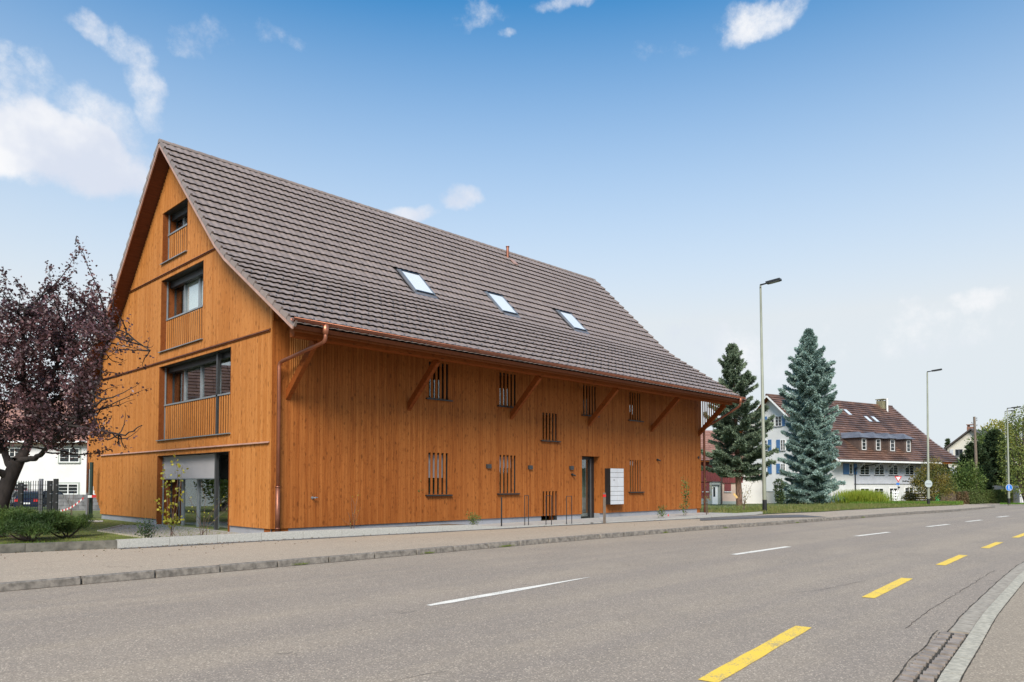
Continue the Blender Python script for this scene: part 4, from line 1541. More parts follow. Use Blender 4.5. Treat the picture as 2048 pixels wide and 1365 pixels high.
# steel stands in front of the facade: three hoops and two single posts
HP = [((1049.5, 1051.5), (1057, 1051), 991.5), ((1092, 1050), (1103, 1049.5), 992), ((1133, 1048), (1143.5, 1047.5), 993)]
labs = ['slim steel cycle hoop left of the cellar window', 'slim steel cycle hoop in front of the cellar window', 'slim steel cycle hoop between cellar window and entrance']
for (pa, pb, yt), lab in zip(HP, labs):
    a, b_ = at(*pa, PAV + .04), at(*pb, PAV + .04)
    h = float(onF(pa[0], yt, (a - CAM) @ FW0)[2])
    t = thing('cycle_hoop', lab, 'cycle stand', a, 'steel cycle hoops before the facade')
    obj('leg', MB().tube([a, (a[0], a[1], h)], .012, 8), M['anthracite'], t)
    obj('leg', MB().tube([b_, (b_[0], b_[1], h)], .012, 8), M['anthracite'], t)
    obj('top_bar', MB().tube([(a[0], a[1], h), (b_[0], b_[1], h)], .009, 8), M['anthracite'], t)
a = at(1003, 1053.5, PAV + .04)
tag(obj('steel_post', MB().tube([a, (a[0], a[1], float(onF(1002, 995, (a - CAM) @ FW0)[2]))], [.022, .02], 8), M['anthracite']), 'single thin dark steel post below the second slotted window', 'post')
a = at(1209, 1045, PAV + .04)
h = float(onF(1209, 986, (a - CAM) @ FW0)[2])
t = thing('marker_post', 'brown steel post with a red band beside the letterboxes', 'post', a)
obj('shaft', MB().box(a[0] - .035, a[0] + .035, a[1] - .03, a[1] + .03, a[2] - .05, h), M['post_wood'], t)
obj('red_band', MB().box(a[0] - .039, a[0] + .039, a[1] - .034, a[1] + .034, h - .14, h - .055), M['red'], t)
a = at(1336.5, 1033, PAV + .03)
tag(obj('marker_cone', MB().tube([a, a + np.array([0, 0, .09])], [.03, .008], 8), M['red']), 'tiny orange marker by the plinth near the far end of the facade', 'marker')
pk = at(1184, 1047, PAV + .02)
tag(obj('ground_socket', MB().disc(pk + np.array([0, 0, .01]), (0, 0, 1), .05, .02, 10), M['black']), 'small black ground fitting in front of the entrance door', 'fitting')


# ================================================================== street lamps
def street_lamp(base, top_px, ax, label, h=None, r=.095, arm=1.15, band=True, head='flat'):
    t = thing('street_lamp', label, 'street lamp', base, 'tall street lamps along the road')
    x, y, z = base
    F = (base - CAM) @ FW0
    tip = onF(*top_px, F)
    obj('pole', MB().tube([(x, y, z - .2), tip * .0 + np.array([x, y, z + .05]), tip], [r, r * .98, r * .48], 12), M['lamp_post'], t, True)
    if band: obj('base_band', MB().tube([(x, y, z), (x, y, z + .55)], r * 1.08, 12), M['black'], t)
    ax = np.array(ax, float)
    ax /= np.linalg.norm(ax)
    e = tip + ax * arm + np.array([0, 0, .16])
    obj('arm', MB().tube([tip + (0, 0, -.12), tip + np.array([0, 0, .04]), tip + ax * arm * .35 + np.array([0, 0, .07])], [.05, .045, .035], 8), M['anthracite'], t)
    side = np.cross(ax, [0, 0, 1.0])
    hd = ax + np.array([0, 0, .10])
    hd /= np.linalg.norm(hd)
    obj('lamp_head', MB().obox(tip + ax * arm * .68 + np.array([0, 0, .11]), hd, side, np.cross(side, hd) * -1, arm * .36, .16, .045), M['anthracite'], t)
    obj('lens', MB().obox(tip + ax * arm * .72 + np.array([0, 0, .06]), hd, side, np.cross(side, hd) * -1, arm * .25, .12, .012), M['steel_grey'], t)
    return t


b1 = at(1529.5, 1026.5, PAV)
b1 = onF(1529.5, 1026.5, 34.0)
b1[2] = PAV
street_lamp(np.array(b1), (1521, 572), (0.1, -1, 0), 'tallest street lamp, close behind the far end of the wooden house', arm=.9)
b2 = at(1857, 1011.5, PAV)
street_lamp(b2, (1854.5, 745), (0.1, -1, 0), 'street lamp with a round sign seen from behind, before the house with dormers', arm=1.0, r=.11)
b3 = at(2018, 1009, PAV)
street_lamp(b3, (2014.5, 818), (0.3, -1, 0), 'street lamp carrying the round blue sign near the right edge', r=.10, arm=1.0)
b4 = at(2031, 1002, PAV)
b4[2] -= .2
street_lamp(onF(2013.6, 1003, 92) * np.array([1, 1, 0]) + np.array([0, 0, -1.2]), (2010, 824), (0.3, -1, 0), 'farthest street lamp, thin and half hidden behind the lamp with the blue sign', r=.11, arm=1.0, band=False)


def sign_round(px, py, F, r, mat_f, name, label, nrm, rim=None):
    c = onF(px, py, F)
    nrm = np.array(nrm, float)
    t = thing(name, label, 'road sign', c)
    obj('plate', MB().disc(c, nrm, r, .02, 24), mat_f, t)
    if rim: obj('rim', MB().disc(c + nrm / np.linalg.norm(nrm) * -.004, nrm, r * 1.06, .02, 24), rim, t)
    return t, c


toCam = -FW0
t, c = sign_round(1857, 968, (b2 - CAM) @ FW0 - .15, .30, M['sign_back'], 'round_sign', 'round traffic sign seen from its grey back on the middle lamp post', toCam)
obj('bracket', MB().obox(c + toCam * .02, RT, UP0, toCam, .22, .02, .015), M['steel_grey'], t)
t, c = sign_round(2018.3, 975.7, (b3 - CAM) @ FW0 - .14, .29, M['signblue'], 'blue_sign', 'round blue footpath and cycle path sign on the lamp post at right', toCam, M['white'])
# white pedestrian and bicycle figures
fm = MB()
fc = c + toCam * .014
fm.disc(fc + UP0 * .17 - RT * .03, toCam, .035, .006, 10)
fm.obox(fc + UP0 * .08 - RT * .03, RT, UP0, toCam, .03, .06, .003)
fm.obox(fc + UP0 * -.02 - RT * .06, unit(RT * .35 + UP0), unit(RT - UP0 * .35), toCam, .06, .014, .003)
fm.obox(fc + UP0 * -.02 - RT * .00, unit(RT * -.35 + UP0), unit(RT + UP0 * .35), toCam, .06, .014, .003)
for s in (-1, 1):
    for k in range(10):
        a0, a1 = 2 * math.pi * k / 10, 2 * math.pi * (k + 1) / 10
        q = fc + RT * (s * .075 + .02) - UP0 * .15
        fm.beam(q + (RT * math.cos(a0) + UP0 * math.sin(a0)) * .05, q + (RT * math.cos(a1) + UP0 * math.sin(a1)) * .05, .012, .006, toCam)
obj('pictogram', fm, M['white'], t)

# yield sign
ys = onF(1796, 957, 80)
yb = np.array([ys[0], ys[1], zr(ys[0], ys[1]) + .1])
t = thing('yield_sign', 'red and white give way triangle in front of the pale boarded facade', 'road sign', yb)
obj('pole', MB().tube([yb, ys + UP0 * .2], .035, 8), M['steel_grey'], t)


def tri(r, d):
    P = [ys + toCam * (d) + (RT * math.cos(a_) + UP0 * math.sin(a_)) * r for a_ in (R(150), R(30), R(-90))]
    Q = [p - toCam * .015 for p in P]
    mb = MB()
    mb.v = [tuple(p) for p in P + Q]
    mb.f = [(0, 1, 2), (5, 4, 3), (0, 3, 4, 1), (1, 4, 5, 2), (2, 5, 3, 0)]
    return mb


obj('red_plate', tri(.46, .06), M['red'], t)
obj('white_field', tri(.29, .068), M['white'], t)
obj('lower_plate', MB().obox(ys - UP0 * .62 - RT * .05 + toCam * .05, RT, UP0, toCam, .17, .10, .01), M['signblue'], t)
obj('small_plate', MB().obox(ys - UP0 * 1.0 + RT * .05 + toCam * .05, RT, UP0, toCam, .12, .10, .01), M['anthracite'], t)


# ================================================================== helpers for houses at an angle
class Frame:
    """u along the long side, w along the gable side, z up; origin at a ground corner"""
    def __init__(s, F, px, heading, z0):
        r = (px - 1024) / FPX * F
        o = CAM + FW0 * F + RT * r
        s.o = np.array([o[0], o[1], z0])
        s.u = RT * math.sin(heading) + FW0 * math.cos(heading)
        s.w = -RT * math.cos(heading) + FW0 * math.sin(heading)

    def P(s, u, w, z):
        return s.o + s.u * u + s.w * w + np.array([0, 0, z])

    def box(s, mb, u0, u1, w0, w1, z0, z1):
        return mb.hexa([s.P(u0, w0, z0), s.P(u1, w0, z0), s.P(u1, w1, z0), s.P(u0, w1, z0), s.P(u0, w0, z1), s.P(u1, w0, z1), s.P(u1, w1, z1), s.P(u0, w1, z1)])

    def uz(s, px, py, w=0.0):        # pixel on the long wall
        q = onPl(px, py, s.P(0, w, 0), s.w) - s.o
        return float(q @ s.u), float(q[2])

    def wz(s, px, py, u=0.0):        # pixel on the gable wall
        q = onPl(px, py, s.P(u, 0, 0), s.u) - s.o
        return float(q @ s.w), float(q[2])


def face_window(fr, parent, side, a0, a1, z0, z1, off=0.0, bars=2, frame='white', shutters=None, shmat='blue', mid=True, surround=None, dep=.06):
    """side 'u' : on the long wall facing -w ; side 'w' : on the gable wall facing -u"""
    def B(mb, p0, p1, q0, q1, d0, d1):
        if side == 'u': return fr.box(mb, p0, p1, off - d1, off - d0, q0, q1)
        return fr.box(mb, off - d1, off - d0, p0, p1, q0, q1)
    t = .055
    mb = MB()
    B(mb, a0, a0 + t, z0, z1, .0, dep)
    B(mb, a1 - t, a1, z0, z1, .0, dep)
    B(mb, a0 + t, a1 - t, z1 - t, z1, .0, dep)
    B(mb, a0 + t, a1 - t, z0, z0 + t, .0, dep)
    if mid: B(mb, (a0 + a1) / 2 - .035, (a0 + a1) / 2 + .035, z0 + t, z1 - t, .0, dep - .004)
    w = obj('window', mb, M[frame], parent)
    obj('pane', B(MB(), a0 + t, a1 - t, z0 + t, z1 - t, .002, .015), M['glass_dark'], w)
    if bars:
        gb_ = MB()
        for k in range(1, bars + 1):
            zz = z0 + (z1 - z0) * k / (bars + 1)
            B(gb_, a0 + t, a1 - t, zz - .012, zz + .012, .016, .035)
        obj('glazing_bars', gb_, M[frame], w)
    obj('sill', B(MB(), a0 - .08, a1 + .08, z0 - .07, z0 - .004, .001, .12), M['lead'] if surround is None else M[surround], w)
    if surround:
        mb = MB()
        B(mb, a0 - .12, a0 - .002, z0 - .1, z1 + .12, .001, .03)
        B(mb, a1 + .002, a1 + .12, z0 - .1, z1 + .12, .001, .03)
        B(mb, a0 - .002, a1 + .002, z1 + .002, z1 + .12, .001, .03)
        obj('surround', mb, M[surround], w)
    if shutters:
        for (s0, s1) in shutters:
            sh = obj('shutter', B(MB(), s0, s1, z0 - .02, z1 + .02, .03, .075), M[shmat], w)
            ls = MB()
            kk = max(4, int((z1 - z0) / .12))
            for k in range(kk):
                zz = z0 + (z1 - z0) * (k + .5) / kk
                B(ls, s0 + .05, s1 - .05, zz - .012, zz + .02, .076, .088)
            if kk < 14: obj('louvre', ls, M[shmat], sh)['kind'] = 'stuff'
    return w


def course_roof(fr, parent, pts, u0, u1, mat, exposure=.36, th=.05, name='roof_tile', side=1):
    """tiled slope as long overlapping courses with tile joints; pts = (w, z) polyline from ridge to eave"""
    V = MB()
    P = [np.array([p[0], p[1]]) for p in pts]
    for i in range(len(P) - 1):
        d = P[i + 1] - P[i]
        L = np.linalg.norm(d)
        d /= L
        nrm = np.array([-d[1], d[0]])
        if nrm[1] < 0: nrm = -nrm
        nc = max(1, int(round(L / exposure)))
        e = L / nc
        for k in range(nc):
            a = P[i] + d * e * k + nrm * .02
            b_ = P[i] + d * (e * (k + 1) + .03) + nrm * (.02 + th)
            c = b_ - nrm * .03
            nu = max(1, int((u1 - u0) / .9))
            for j in range(nu):
                s0 = u0 + (u1 - u0) * j / nu + (random.uniform(-.03, .03) if j else 0)
                s1 = u0 + (u1 - u0) * (j + 1) / nu - .01
                hh = random.uniform(-.006, .006)
                V.quad(fr.P(s0, a[0], a[1]), fr.P(s1, a[0], a[1]), fr.P(s1, b_[0], b_[1] + hh), fr.P(s0, b_[0], b_[1] + hh))
                V.quad(fr.P(s0, b_[0], b_[1] + hh), fr.P(s1, b_[0], b_[1] + hh), fr.P(s1, c[0], c[1]), fr.P(s0, c[0], c[1]))
    o = obj(name, V, mat, parent)
    o['kind'] = 'stuff'
    return o


def slab(fr, mb, pts, u0, u1, t):
    for i in range(len(pts) - 1):
        (w0, z0), (w1, z1) = pts[i], pts[i + 1]
        mb.hexa([fr.P(u0, w0, z0 - t), fr.P(u1, w0, z0 - t), fr.P(u1, w1, z1 - t), fr.P(u0, w1, z1 - t), fr.P(u0, w0, z0), fr.P(u1, w0, z0), fr.P(u1, w1, z1), fr.P(u0, w1, z1)])
    return mb


# ------------------------------------------------------------------ old farmhouse with dormers and blue shutters
F2, HD2 = 82.0, math.atan((3400 - 1024) / FPX)
g2z = -0.95
fr = Frame(F2, 1662, HD2, g2z)
UL = 24.4
WD2 = 16.0
farm = thing('old_farmhouse', 'white farmhouse with blue shutters, big old tiled roof and four dormers, beyond the blue spruce', 'house', fr.P(0, 0, 0))
ez = 6.05                                   # eaves height above its ground
rzf = 13.0
slope = 0.92
wl = MB()
fr.box(wl, 0, 4.2, 0, WD2, -.5, ez)
wall_f = obj('wall', wl, M['plaster'], farm)
gm = MB()
gm2 = MB()
for k in range(16):
    a, b_ = WD2 * k / 16, WD2 * (k + 1) / 16
    za, zb = (float(np.interp(min(q_, WD2 - q_), [0, 2.2, 8.0], [ez, rzf - slope * 5.8, rzf])) - .12 for q_ in (a, b_))
    gm.hexa([fr.P(0, a, ez), fr.P(.3, a, ez), fr.P(.3, b_, ez), fr.P(0, b_, ez), fr.P(0, a, za), fr.P(.3, a, za), fr.P(.3, b_, zb), fr.P(0, b_, zb)])
    gm2.hexa([fr.P(UL - .3, a, ez), fr.P(UL, a, ez), fr.P(UL, b_, ez), fr.P(UL - .3, b_, ez), fr.P(UL - .3, a, za), fr.P(UL, a, za), fr.P(UL, b_, zb), fr.P(UL - .3, b_, zb)])
obj('gable', gm, M['plaster'], farm)
obj('gable', gm2, M['plaster'], farm)
lw = MB()
ZL = fr.uz(1760, 968.5)[1]
fr.box(lw, 4.2, UL, .02, WD2, -.5, ZL - .02)
obj('lower_wall', lw, M['plaster'], farm)
up = MB()
fr.box(up, 4.2, UL - 2.6, .0, WD2 - .1, ZL, ez)
obj('boarded_wall', up, M['panel_grey'], farm)
up = MB()
fr.box(up, UL - 2.6, UL, .01, WD2 - .1, ZL, ez)
obj('end_wall', up, M['plaster_cream'], farm)
jb = MB()
u = 4.3
while u < UL - 2.7:
    fr.box(jb, u, u + .025, -.012, -.001, ZL + .04, ez - .1)
    u += .28
obj('cover_strip', jb, M['panel_grey'], farm)['kind'] = 'stuff'
lg = MB()
fr.box(lg, 4.2, UL - 2.6, -.04, -.001, ZL - .03, ZL + .03)
obj('ledge', lg, M['lead'], farm)
# roof
ov = 1.5
zf = ez - 1.10
ptsF = [(8.0, rzf), (2.2, rzf - slope * 5.8), (-ov, zf)]
ptsB = [(8.0, rzf), (13.8, rzf - slope * 5.8), (WD2 + ov, zf)]
rf = obj('roof', slab(fr, slab(fr, MB(), [(w, z - .0) for w, z in ptsF], -.75, UL + .9, .2), ptsB, -.75, UL + .9, .2), M['wood_dark'], farm)
course_roof(fr, rf, ptsF, -.8, UL + .95, M['tile_old'], .46, .10)
course_roof(fr, rf, ptsB, -.8, UL + .95, M['tile_old'])
obj('ridge_cap', MB().tube([fr.P(-.85, 8, rzf + .03), fr.P(UL + 1, 8, rzf + .03)], .14, 8), M['tile_old'], rf)
vb = MB()
for pts_ in (ptsF, ptsB):
    for i in range(2):
        vb.hexa([fr.P(-.84, pts_[i][0], pts_[i][1] - .24), fr.P(-.76, pts_[i][0], pts_[i][1] - .24), fr.P(-.76, pts_[i + 1][0], pts_[i + 1][1] - .24), fr.P(-.84, pts_[i + 1][0], pts_[i + 1][1] - .24),
                 fr.P(-.84, pts_[i][0], pts_[i][1] + .0), fr.P(-.76, pts_[i][0], pts_[i][1] + .0), fr.P(-.76, pts_[i + 1][0], pts_[i + 1][1] + .0), fr.P(-.84, pts_[i + 1][0], pts_[i + 1][1] + .0)])
obj('verge_board', vb, M['white'], rf)
fb = MB()
fr.box(fb, -.7, UL - 4.5, -ov - .10, -ov - .02, zf - .22, zf - .02)
obj('gutter', fb, M['white'], rf)
for u in (0.2, 4.6, 7.6, 10.6, 13.6, 16.6, 19.6):
    obj('brace', MB().beam(fr.P(u, -.02, ez - 2.3), fr.P(u, -ov + .25, zf - .15), .12, .14), M['white'] if u < 1 else M['panel_grey'], farm)
obj('downpipe', MB().tube([fr.P(7.0, -ov + .02, zf - .3), fr.P(4.3, -.12, zf - .9), fr.P(4.3, -.12, 0)], .06, 8), M['anthracite'], farm)
# roof windows, snow hooks, chimney
for (x0, y0, x1, y1) in ((1688, 822, 1700, 831), (1729, 835, 1741, 845), (1744, 836, 1754, 845)):
    nn = np.cross(fr.u, np.array([0, 0, 1.0]) * 0 + fr.w * 5.8 + np.array([0, 0, slope * 5.8]))
    nn = unit(nn)
    if nn[2] < 0: nn = -nn
    c = onPl((x0 + x1) / 2, (y0 + y1) / 2, fr.P(0, 8, rzf), nn)
    dn = unit(-fr.w - np.array([0, 0, slope]))
    w_ = obj('roof_window', MB().obox(c + nn * .1, fr.u, dn, nn, .38, .62, .06), M['lead'], rf)
    obj('pane', MB().obox(c + nn * .165, fr.u, dn, nn, .30, .52, .005), M['glass_sky'], w_)
uc = 22.0
ch = obj('chimney', fr.box(MB(), uc, uc + .95, 7.3, 8.2, rzf - .7, rzf + .6), M['chimney'], rf)
cc_ = MB()
for du in (.05, .8):
    for dw in (.05, .85): fr.box(cc_, uc + du, uc + du + .1, 7.2 + dw, 7.3 + dw, rzf + .6, rzf + .75)
fr.box(cc_, uc - .08, uc + 1.03, 7.1, 8.3, rzf + .75, rzf + .85)
obj('chimney_cover', cc_, M['chimney'], ch)
obj('flue', MB().tube([fr.P(uc + .6, 7.0, rzf - 1.2), fr.P(uc + .6, 7.0, rzf + .9)], .12, 10), M['white'], ch)
# dormers
for i, (x0, x1, yt, yb2) in enumerate(((1723.5, 1731.5, 878, 900), (1752, 1760, 879, 901), (1780.5, 1788.5, 880, 902.5), (1813, 1820, 881, 904))):
    # plane of the dormer front : choose w so that its foot lies on the roof
    wv_ = 1.1
    for _ in range(12):
        ua, zb = fr.uz(x0, yb2, wv_)
        zroof = np.interp(wv_, [-ov, 2.2, 8.0], [zf, rzf - slope * 5.8, rzf])
        wv_ += (zb - .22 - zroof) / slope * .6
    ub, zt = fr.uz(x1, yt, wv_)
    ua, zb = fr.uz(x0, yb2, wv_)
    um = (ua + ub) / 2
    hw = .80
    wb = wv_ + (zt + .25 - zb) / slope + .9
    d_ = obj('dormer', fr.box(MB(), um - hw, um + hw, wv_, wb + .3, zb - .9, zt + .12), M['dormer'], rf)
    rm = MB()
    hw = .80
    A = [fr.P(um - hw - .25, wv_ - .35, zt + .12), fr.P(um + hw + .25, wv_ - .35, zt + .12), fr.P(um + hw + .25, wb + .8, zt + .12), fr.P(um - hw - .25, wb + .8, zt + .12)]
    r0, r1 = fr.P(um, wv_ + .6, zt + .85), fr.P(um, wb + 1.4, zt + .85)
    rm.poly([A[0], A[1], r0]).quad(A[1], A[2], r1, r0).quad(A[3], A[0], r0, r1).quad(A[0], A[3], A[2], A[1])
    obj('dormer_roof', rm, M['lead'], d_)
    w_ = MB()
    fr.box(w_, ua, ua + .07, wv_ - .05, wv_ - .002, zb, zt)
    fr.box(w_, ub - .07, ub, wv_ - .05, wv_ - .002, zb, zt)
    fr.box(w_, ua, ub, wv_ - .049, wv_ - .003, zt - .07, zt)
    fr.box(w_, ua, ub, wv_ - .049, wv_ - .003, zb, zb + .07)
    for k in (1, 2): fr.box(w_, ua + .07, ub - .07, wv_ - .045, wv_ - .02, zb + (zt - zb) * k / 3 - .015, zb + (zt - zb) * k / 3 + .015)
    obj('window_frame', w_, M['white'], d_)
    obj('pane', fr.box(MB(), ua + .07, ub - .07, wv_ - .018, wv_ - .003, zb + .07, zt - .07), M['glass_dark'], d_)
# windows on the long side
def U2(x): return fr.uz(x, 940)[0]
def Z2(y, x=1760): return fr.uz(x, y)[1]
face_window(fr, farm, 'u', U2(1698.5), U2(1704), Z2(949, 1700), Z2(928, 1700), 0, 2, 'white', [(U2(1686), U2(1697.5)), (U2(1707), U2(1713))], 'blue', False)
for (a, b_, y0, y1) in ((1719.5, 1738, 950, 928.5), (1748.5, 1767.5, 950, 929), (1777, 1795, 950, 930), (1809.5, 1827, 950, 931)):
    face_window(fr, farm, 'u', U2(a), U2(b_), Z2(y0, a), Z2(y1, a), -.005, 3, 'white', None)
for (a, b_, y0, y1) in ((1720, 1737.5, 1000, 977), (1748, 1766, 1000, 977), (1778, 1794, 1003, 976.5), (1809, 1826, 996, 975.5), (1698, 1706, 998, 977)):
    face_window(fr, farm, 'u', U2(a), U2(b_), max(.2, Z2(y0, a)), Z2(y1, a), .02, 3, 'white', None)
face_window(fr, farm, 'u', U2(1882), U2(1888), Z2(948, 1885), Z2(934, 1885), 0, 2, 'white', [(U2(1890), U2(1897))], 'greenshut', False)
# lettering strokes on the boarded wall (illegible at this distance)
ls = MB()
ua, zz = fr.uz(1805, 964)
for k in range(9):
    fr.box(ls, ua + k * .16, ua + k * .16 + .10, -.03, -.012, zz + (.02 if k % 3 else -.04), zz + .12 + (.08 if k in (0, 4) else 0))
obj('wall_lettering', ls, M['anthracite'], farm)['kind'] = 'stuff'
# gable windows with blue shutters
def W2(x, y=900): return fr.wz(x, y)[0]
def ZW(y, x=1555): return fr.wz(x, y)[1]
for (xa, xb, ya, yb2, sh) in ((1551, 1563.5, 853.5, 833, [(1565, 1570.5)]), (1536.5, 1549, 854, 833.5, [(1529, 1534.5)]), (1561.5, 1571, 901.5, 880, [(1553.5, 1560.5)]), (1524, 1535, 902, 881, [(1536.5, 1543.5)]),
                               (1562, 1571, 947, 928, [(1553.5, 1560.5)]), (1522, 1534, 948, 928, [(1536, 1544)]), (1600, 1614, 901, 880, [(1616, 1624)]), (1602, 1616, 947, 928, [(1618, 1626)])):
    a0, a1 = sorted((W2(xa, ya), W2(xb, ya)))
    face_window(fr, farm, 'w', a0, a1, ZW(ya, xa), ZW(yb2, xa), 0, 2, 'white', [tuple(sorted((W2(p, ya), W2(q, ya)))) for p, q in sh], 'blue', True)

# white pallet gate by the farmhouse door
ga = Frame(79.5, 1783, R(80), zr(*onF(1790, 1003, 79)[:2]))
t = thing('pallet_gate', 'white lattice gate standing in front of the farmhouse door', 'gate', ga.P(0, 0, 0))
for k in range(4):
    obj('rail', ga.box(MB(), 0, .85, -.03, 0, .28 + k * .3, .44 + k * .3), M['white'], t)
for k in range(4):
    obj('picket', ga.box(MB(), .02 + k * .25, .12 + k * .25, .001, .03, .1, 1.5), M['white'], t)


# ------------------------------------------------------------------ oxblood barn and white annexe behind the conifer
fb_ = Frame(66, 1396, R(82), zr(*onF(1430, 1010, 66)[:2]) + .1)
barn = thing('red_barn', 'low barn with oxblood boards, pink base and white door behind the big conifer', 'barn', fb_.P(0, 0, 0))
def UB(x): return fb_.uz(x, 985)[0]
def ZB_(y, x=1440): return fb_.uz(x, y)[1]
uA, uB_ = UB(1380), UB(1482)
obj('lower_wall', fb_.box(MB(), UB(1443), uB_, 0, 7, -.3, ZB_(964)), M['plaster_pink'], barn)
obj('red_wall', fb_.box(MB(), uA, UB(1421), -.02, 7, .55, ZB_(964)), M['oxred'], barn)
obj('door_surround', fb_.box(MB(), UB(1419), UB(1442.9), -.05, 6.9, -.2, ZB_(965.5)), M['plaster_grey'], barn)
obj('base_band', fb_.box(MB(), UB(1443), uB_ + .01, -.03, -.001, -.3, ZB_(1003)), M['plaster_grey'], barn)
obj('base_band', fb_.box(MB(), uA, UB(1419), -.03, 6.8, -.3, .545), M['plaster_grey'], barn)
zt_, zm = ZB_(920), ZB_(963.5)
u = uA
while u < uB_:
    obj('board', fb_.box(MB(), u, u + .145, -.14 - random.uniform(0, .015), -.11, zm - .12 if u > UB(1443) else zm, zt_), M['oxred'], barn)
    u += .16
obj('upper_wall', fb_.box(MB(), uA, uB_, -.105, 7, zm + .002, zt_), M['oxred'], barn)
br_ = [(3.6, zt_ + 2.9), (-.7, zt_ - .1)]
rr_ = obj('roof', slab(fb_, slab(fb_, MB(), br_, uA - .4, uB_ + .3, .12), [(3.6, zt_ + 2.9), (7.8, zt_ - .1)], uA - .4, uB_ + .3, .12), M['wood_dark'], barn)
course_roof(fb_, rr_, br_, uA - .4, uB_ + .3, M['tile_pink'])
dd = obj('door', fb_.box(MB(), UB(1423.5), UB(1434.5), -.10, -.055, .0, ZB_(971.5)), M['white'], barn)
obj('door_glass', fb_.box(MB(), UB(1425.5), UB(1429.5), -.106, -.101, ZB_(994), ZB_(974.5)), M['glass_dark'], dd)
obj('door_hood', fb_.box(MB(), UB(1423), UB(1438), -.22, -.051, ZB_(971.3), ZB_(969.8)), M['lead'], dd)
for (a, b_) in ((1448.5, 1461.5), (1405, 1416)):
    sh = obj('shuttered_window', fb_.box(MB(), UB(a), UB(b_), -.06, -.021, ZB_(983), ZB_(967)), M['oxred'], barn)
    obj('sill', fb_.box(MB(), UB(a) - .05, UB(b_) + .05, -.10, -.02, ZB_(985), ZB_(983.2)), M['plaster'], sh)
obj('downpipe', MB().tube([fb_.P(UB(1441.5), -.2, zt_), fb_.P(UB(1441.5), -.2, 0)], .06, 8), M['dormer'], barn)

fa = Frame(72, 1480, R(80), zr(*onF(1500, 1008, 72)[:2]) + .1)
annexe = thing('white_annexe', 'plain white annexe wall with lean-to pink tiled roof between barn and farmhouse', 'outbuilding', fa.P(0, 0, 0))
ua0, ua1 = fa.uz(1470, 985)[0], fa.uz(1527, 985)[0]
z0a, z1a = fa.uz(1476, 925)[1], fa.uz(1524, 960)[1]
obj('wall', MB().hexa([fa.P(ua0, 0, -.3), fa.P(ua1, 0, -.3), fa.P(ua1, 5, -.3), fa.P(ua0, 5, -.3), fa.P(ua0, 0, z0a), fa.P(ua1, 0, z1a), fa.P(ua1, 5, z1a), fa.P(ua0, 5, z0a)]), M['plaster'], annexe)
rv = MB()
for k in range(14):
    a, b_ = ua0 + (ua1 - ua0) * k / 14, ua0 + (ua1 - ua0) * (k + 1) / 14 + .05
    za, zb = z0a + (z1a - z0a) * k / 14, z0a + (z1a - z0a) * (k + 1) / 14
    rv.hexa([fa.P(a, -.4, za + .02), fa.P(b_, -.4, zb + .08), fa.P(b_, 5.2, zb + .08), fa.P(a, 5.2, za + .02), fa.P(a, -.4, za + .1), fa.P(b_, -.4, zb + .15), fa.P(b_, 5.2, zb + .15), fa.P(a, 5.2, za + .1)])
obj('roof', rv, M['tile_pink'], annexe)
gw_ = thing('garden_wall', 'low white garden wall left of the blue spruce, below the farmhouse gable', 'wall', onF(1545, 1005, 76))
fw2 = Frame(76, 1527, R(84), zr(*onF(1545, 1005, 76)[:2]))
obj('wall_body', fw2.box(MB(), 0, 4.5, 0, .25, -.3, fw2.uz(1545, 984)[1]), M['plaster_cream'], gw_)
obj('coping', fw2.box(MB(), -.03, 4.53, -.05, .3, fw2.uz(1545, 984)[1], fw2.uz(1545, 983)[1]), M['plaster_grey'], gw_)

# ------------------------------------------------------------------ cream house at the right, with chimney
HD3 = R(135)
f3 = Frame(112, 1888, HD3, -1.6)
ch3 = thing('cream_house', 'cream gabled house with brick chimney behind the farmhouse and the utility pole', 'house', f3.P(0, 0, 0))
def U3(x, y=930): return f3.uz(x, y)[0]
def Z3(y, x=1940): return f3.uz(x, y)[1]
pk = (U3(1944.5), Z3(857, 1944.5))
ra = (U3(1886.5), Z3(900.5, 1886.5))
sl3 = (pk[1] - ra[1]) / (pk[0] - ra[0])
uL, uR = ra[0] + .6, 2 * pk[0] - ra[0] - .6
zeL = pk[1] - sl3 * (pk[0] - uL) - .3
wm = MB()
f3.box(wm, uL, uR, 0, 14, -.5, zeL - 0.01)
obj('wall', wm, M['plaster_cream'], ch3)
gm = MB()
for k in range(8):
    a, b_ = uL + (uR - uL) * k / 8, uL + (uR - uL) * (k + 1) / 8
    za, zb = pk[1] - sl3 * abs(a - pk[0]) - .3, pk[1] - sl3 * abs(b_ - pk[0]) - .3
    gm.hexa([f3.P(a, 0, zeL - .01), f3.P(b_, 0, zeL - .01), f3.P(b_, 14, zeL - .01), f3.P(a, 14, zeL - .01), f3.P(a, 0, za), f3.P(b_, 0, zb), f3.P(b_, 14, zb), f3.P(a, 14, za)])
obj('gable', gm, M['plaster_cream'], ch3)
rm = MB()
for sg_ in (-1, 1):
    e_ = pk[0] + sg_ * (pk[0] - ra[0])
    rm.hexa([f3.P(pk[0], -.6, pk[1] - .22), f3.P(pk[0], 14.6, pk[1] - .22), f3.P(e_, 14.6, ra[1] - .22), f3.P(e_, -.6, ra[1] - .22), f3.P(pk[0], -.6, pk[1]), f3.P(pk[0], 14.6, pk[1]), f3.P(e_, 14.6, ra[1]), f3.P(e_, -.6, ra[1])])
rf3 = obj('roof', rm, M['tile_dark'], ch3)
uc3 = U3(1932.5, 855)
cz = obj('chimney', f3.box(MB(), uc3 - .45, uc3 + .45, 2.2, 3.1, Z3(868) - 1, Z3(852)), M['brickch'], rf3)
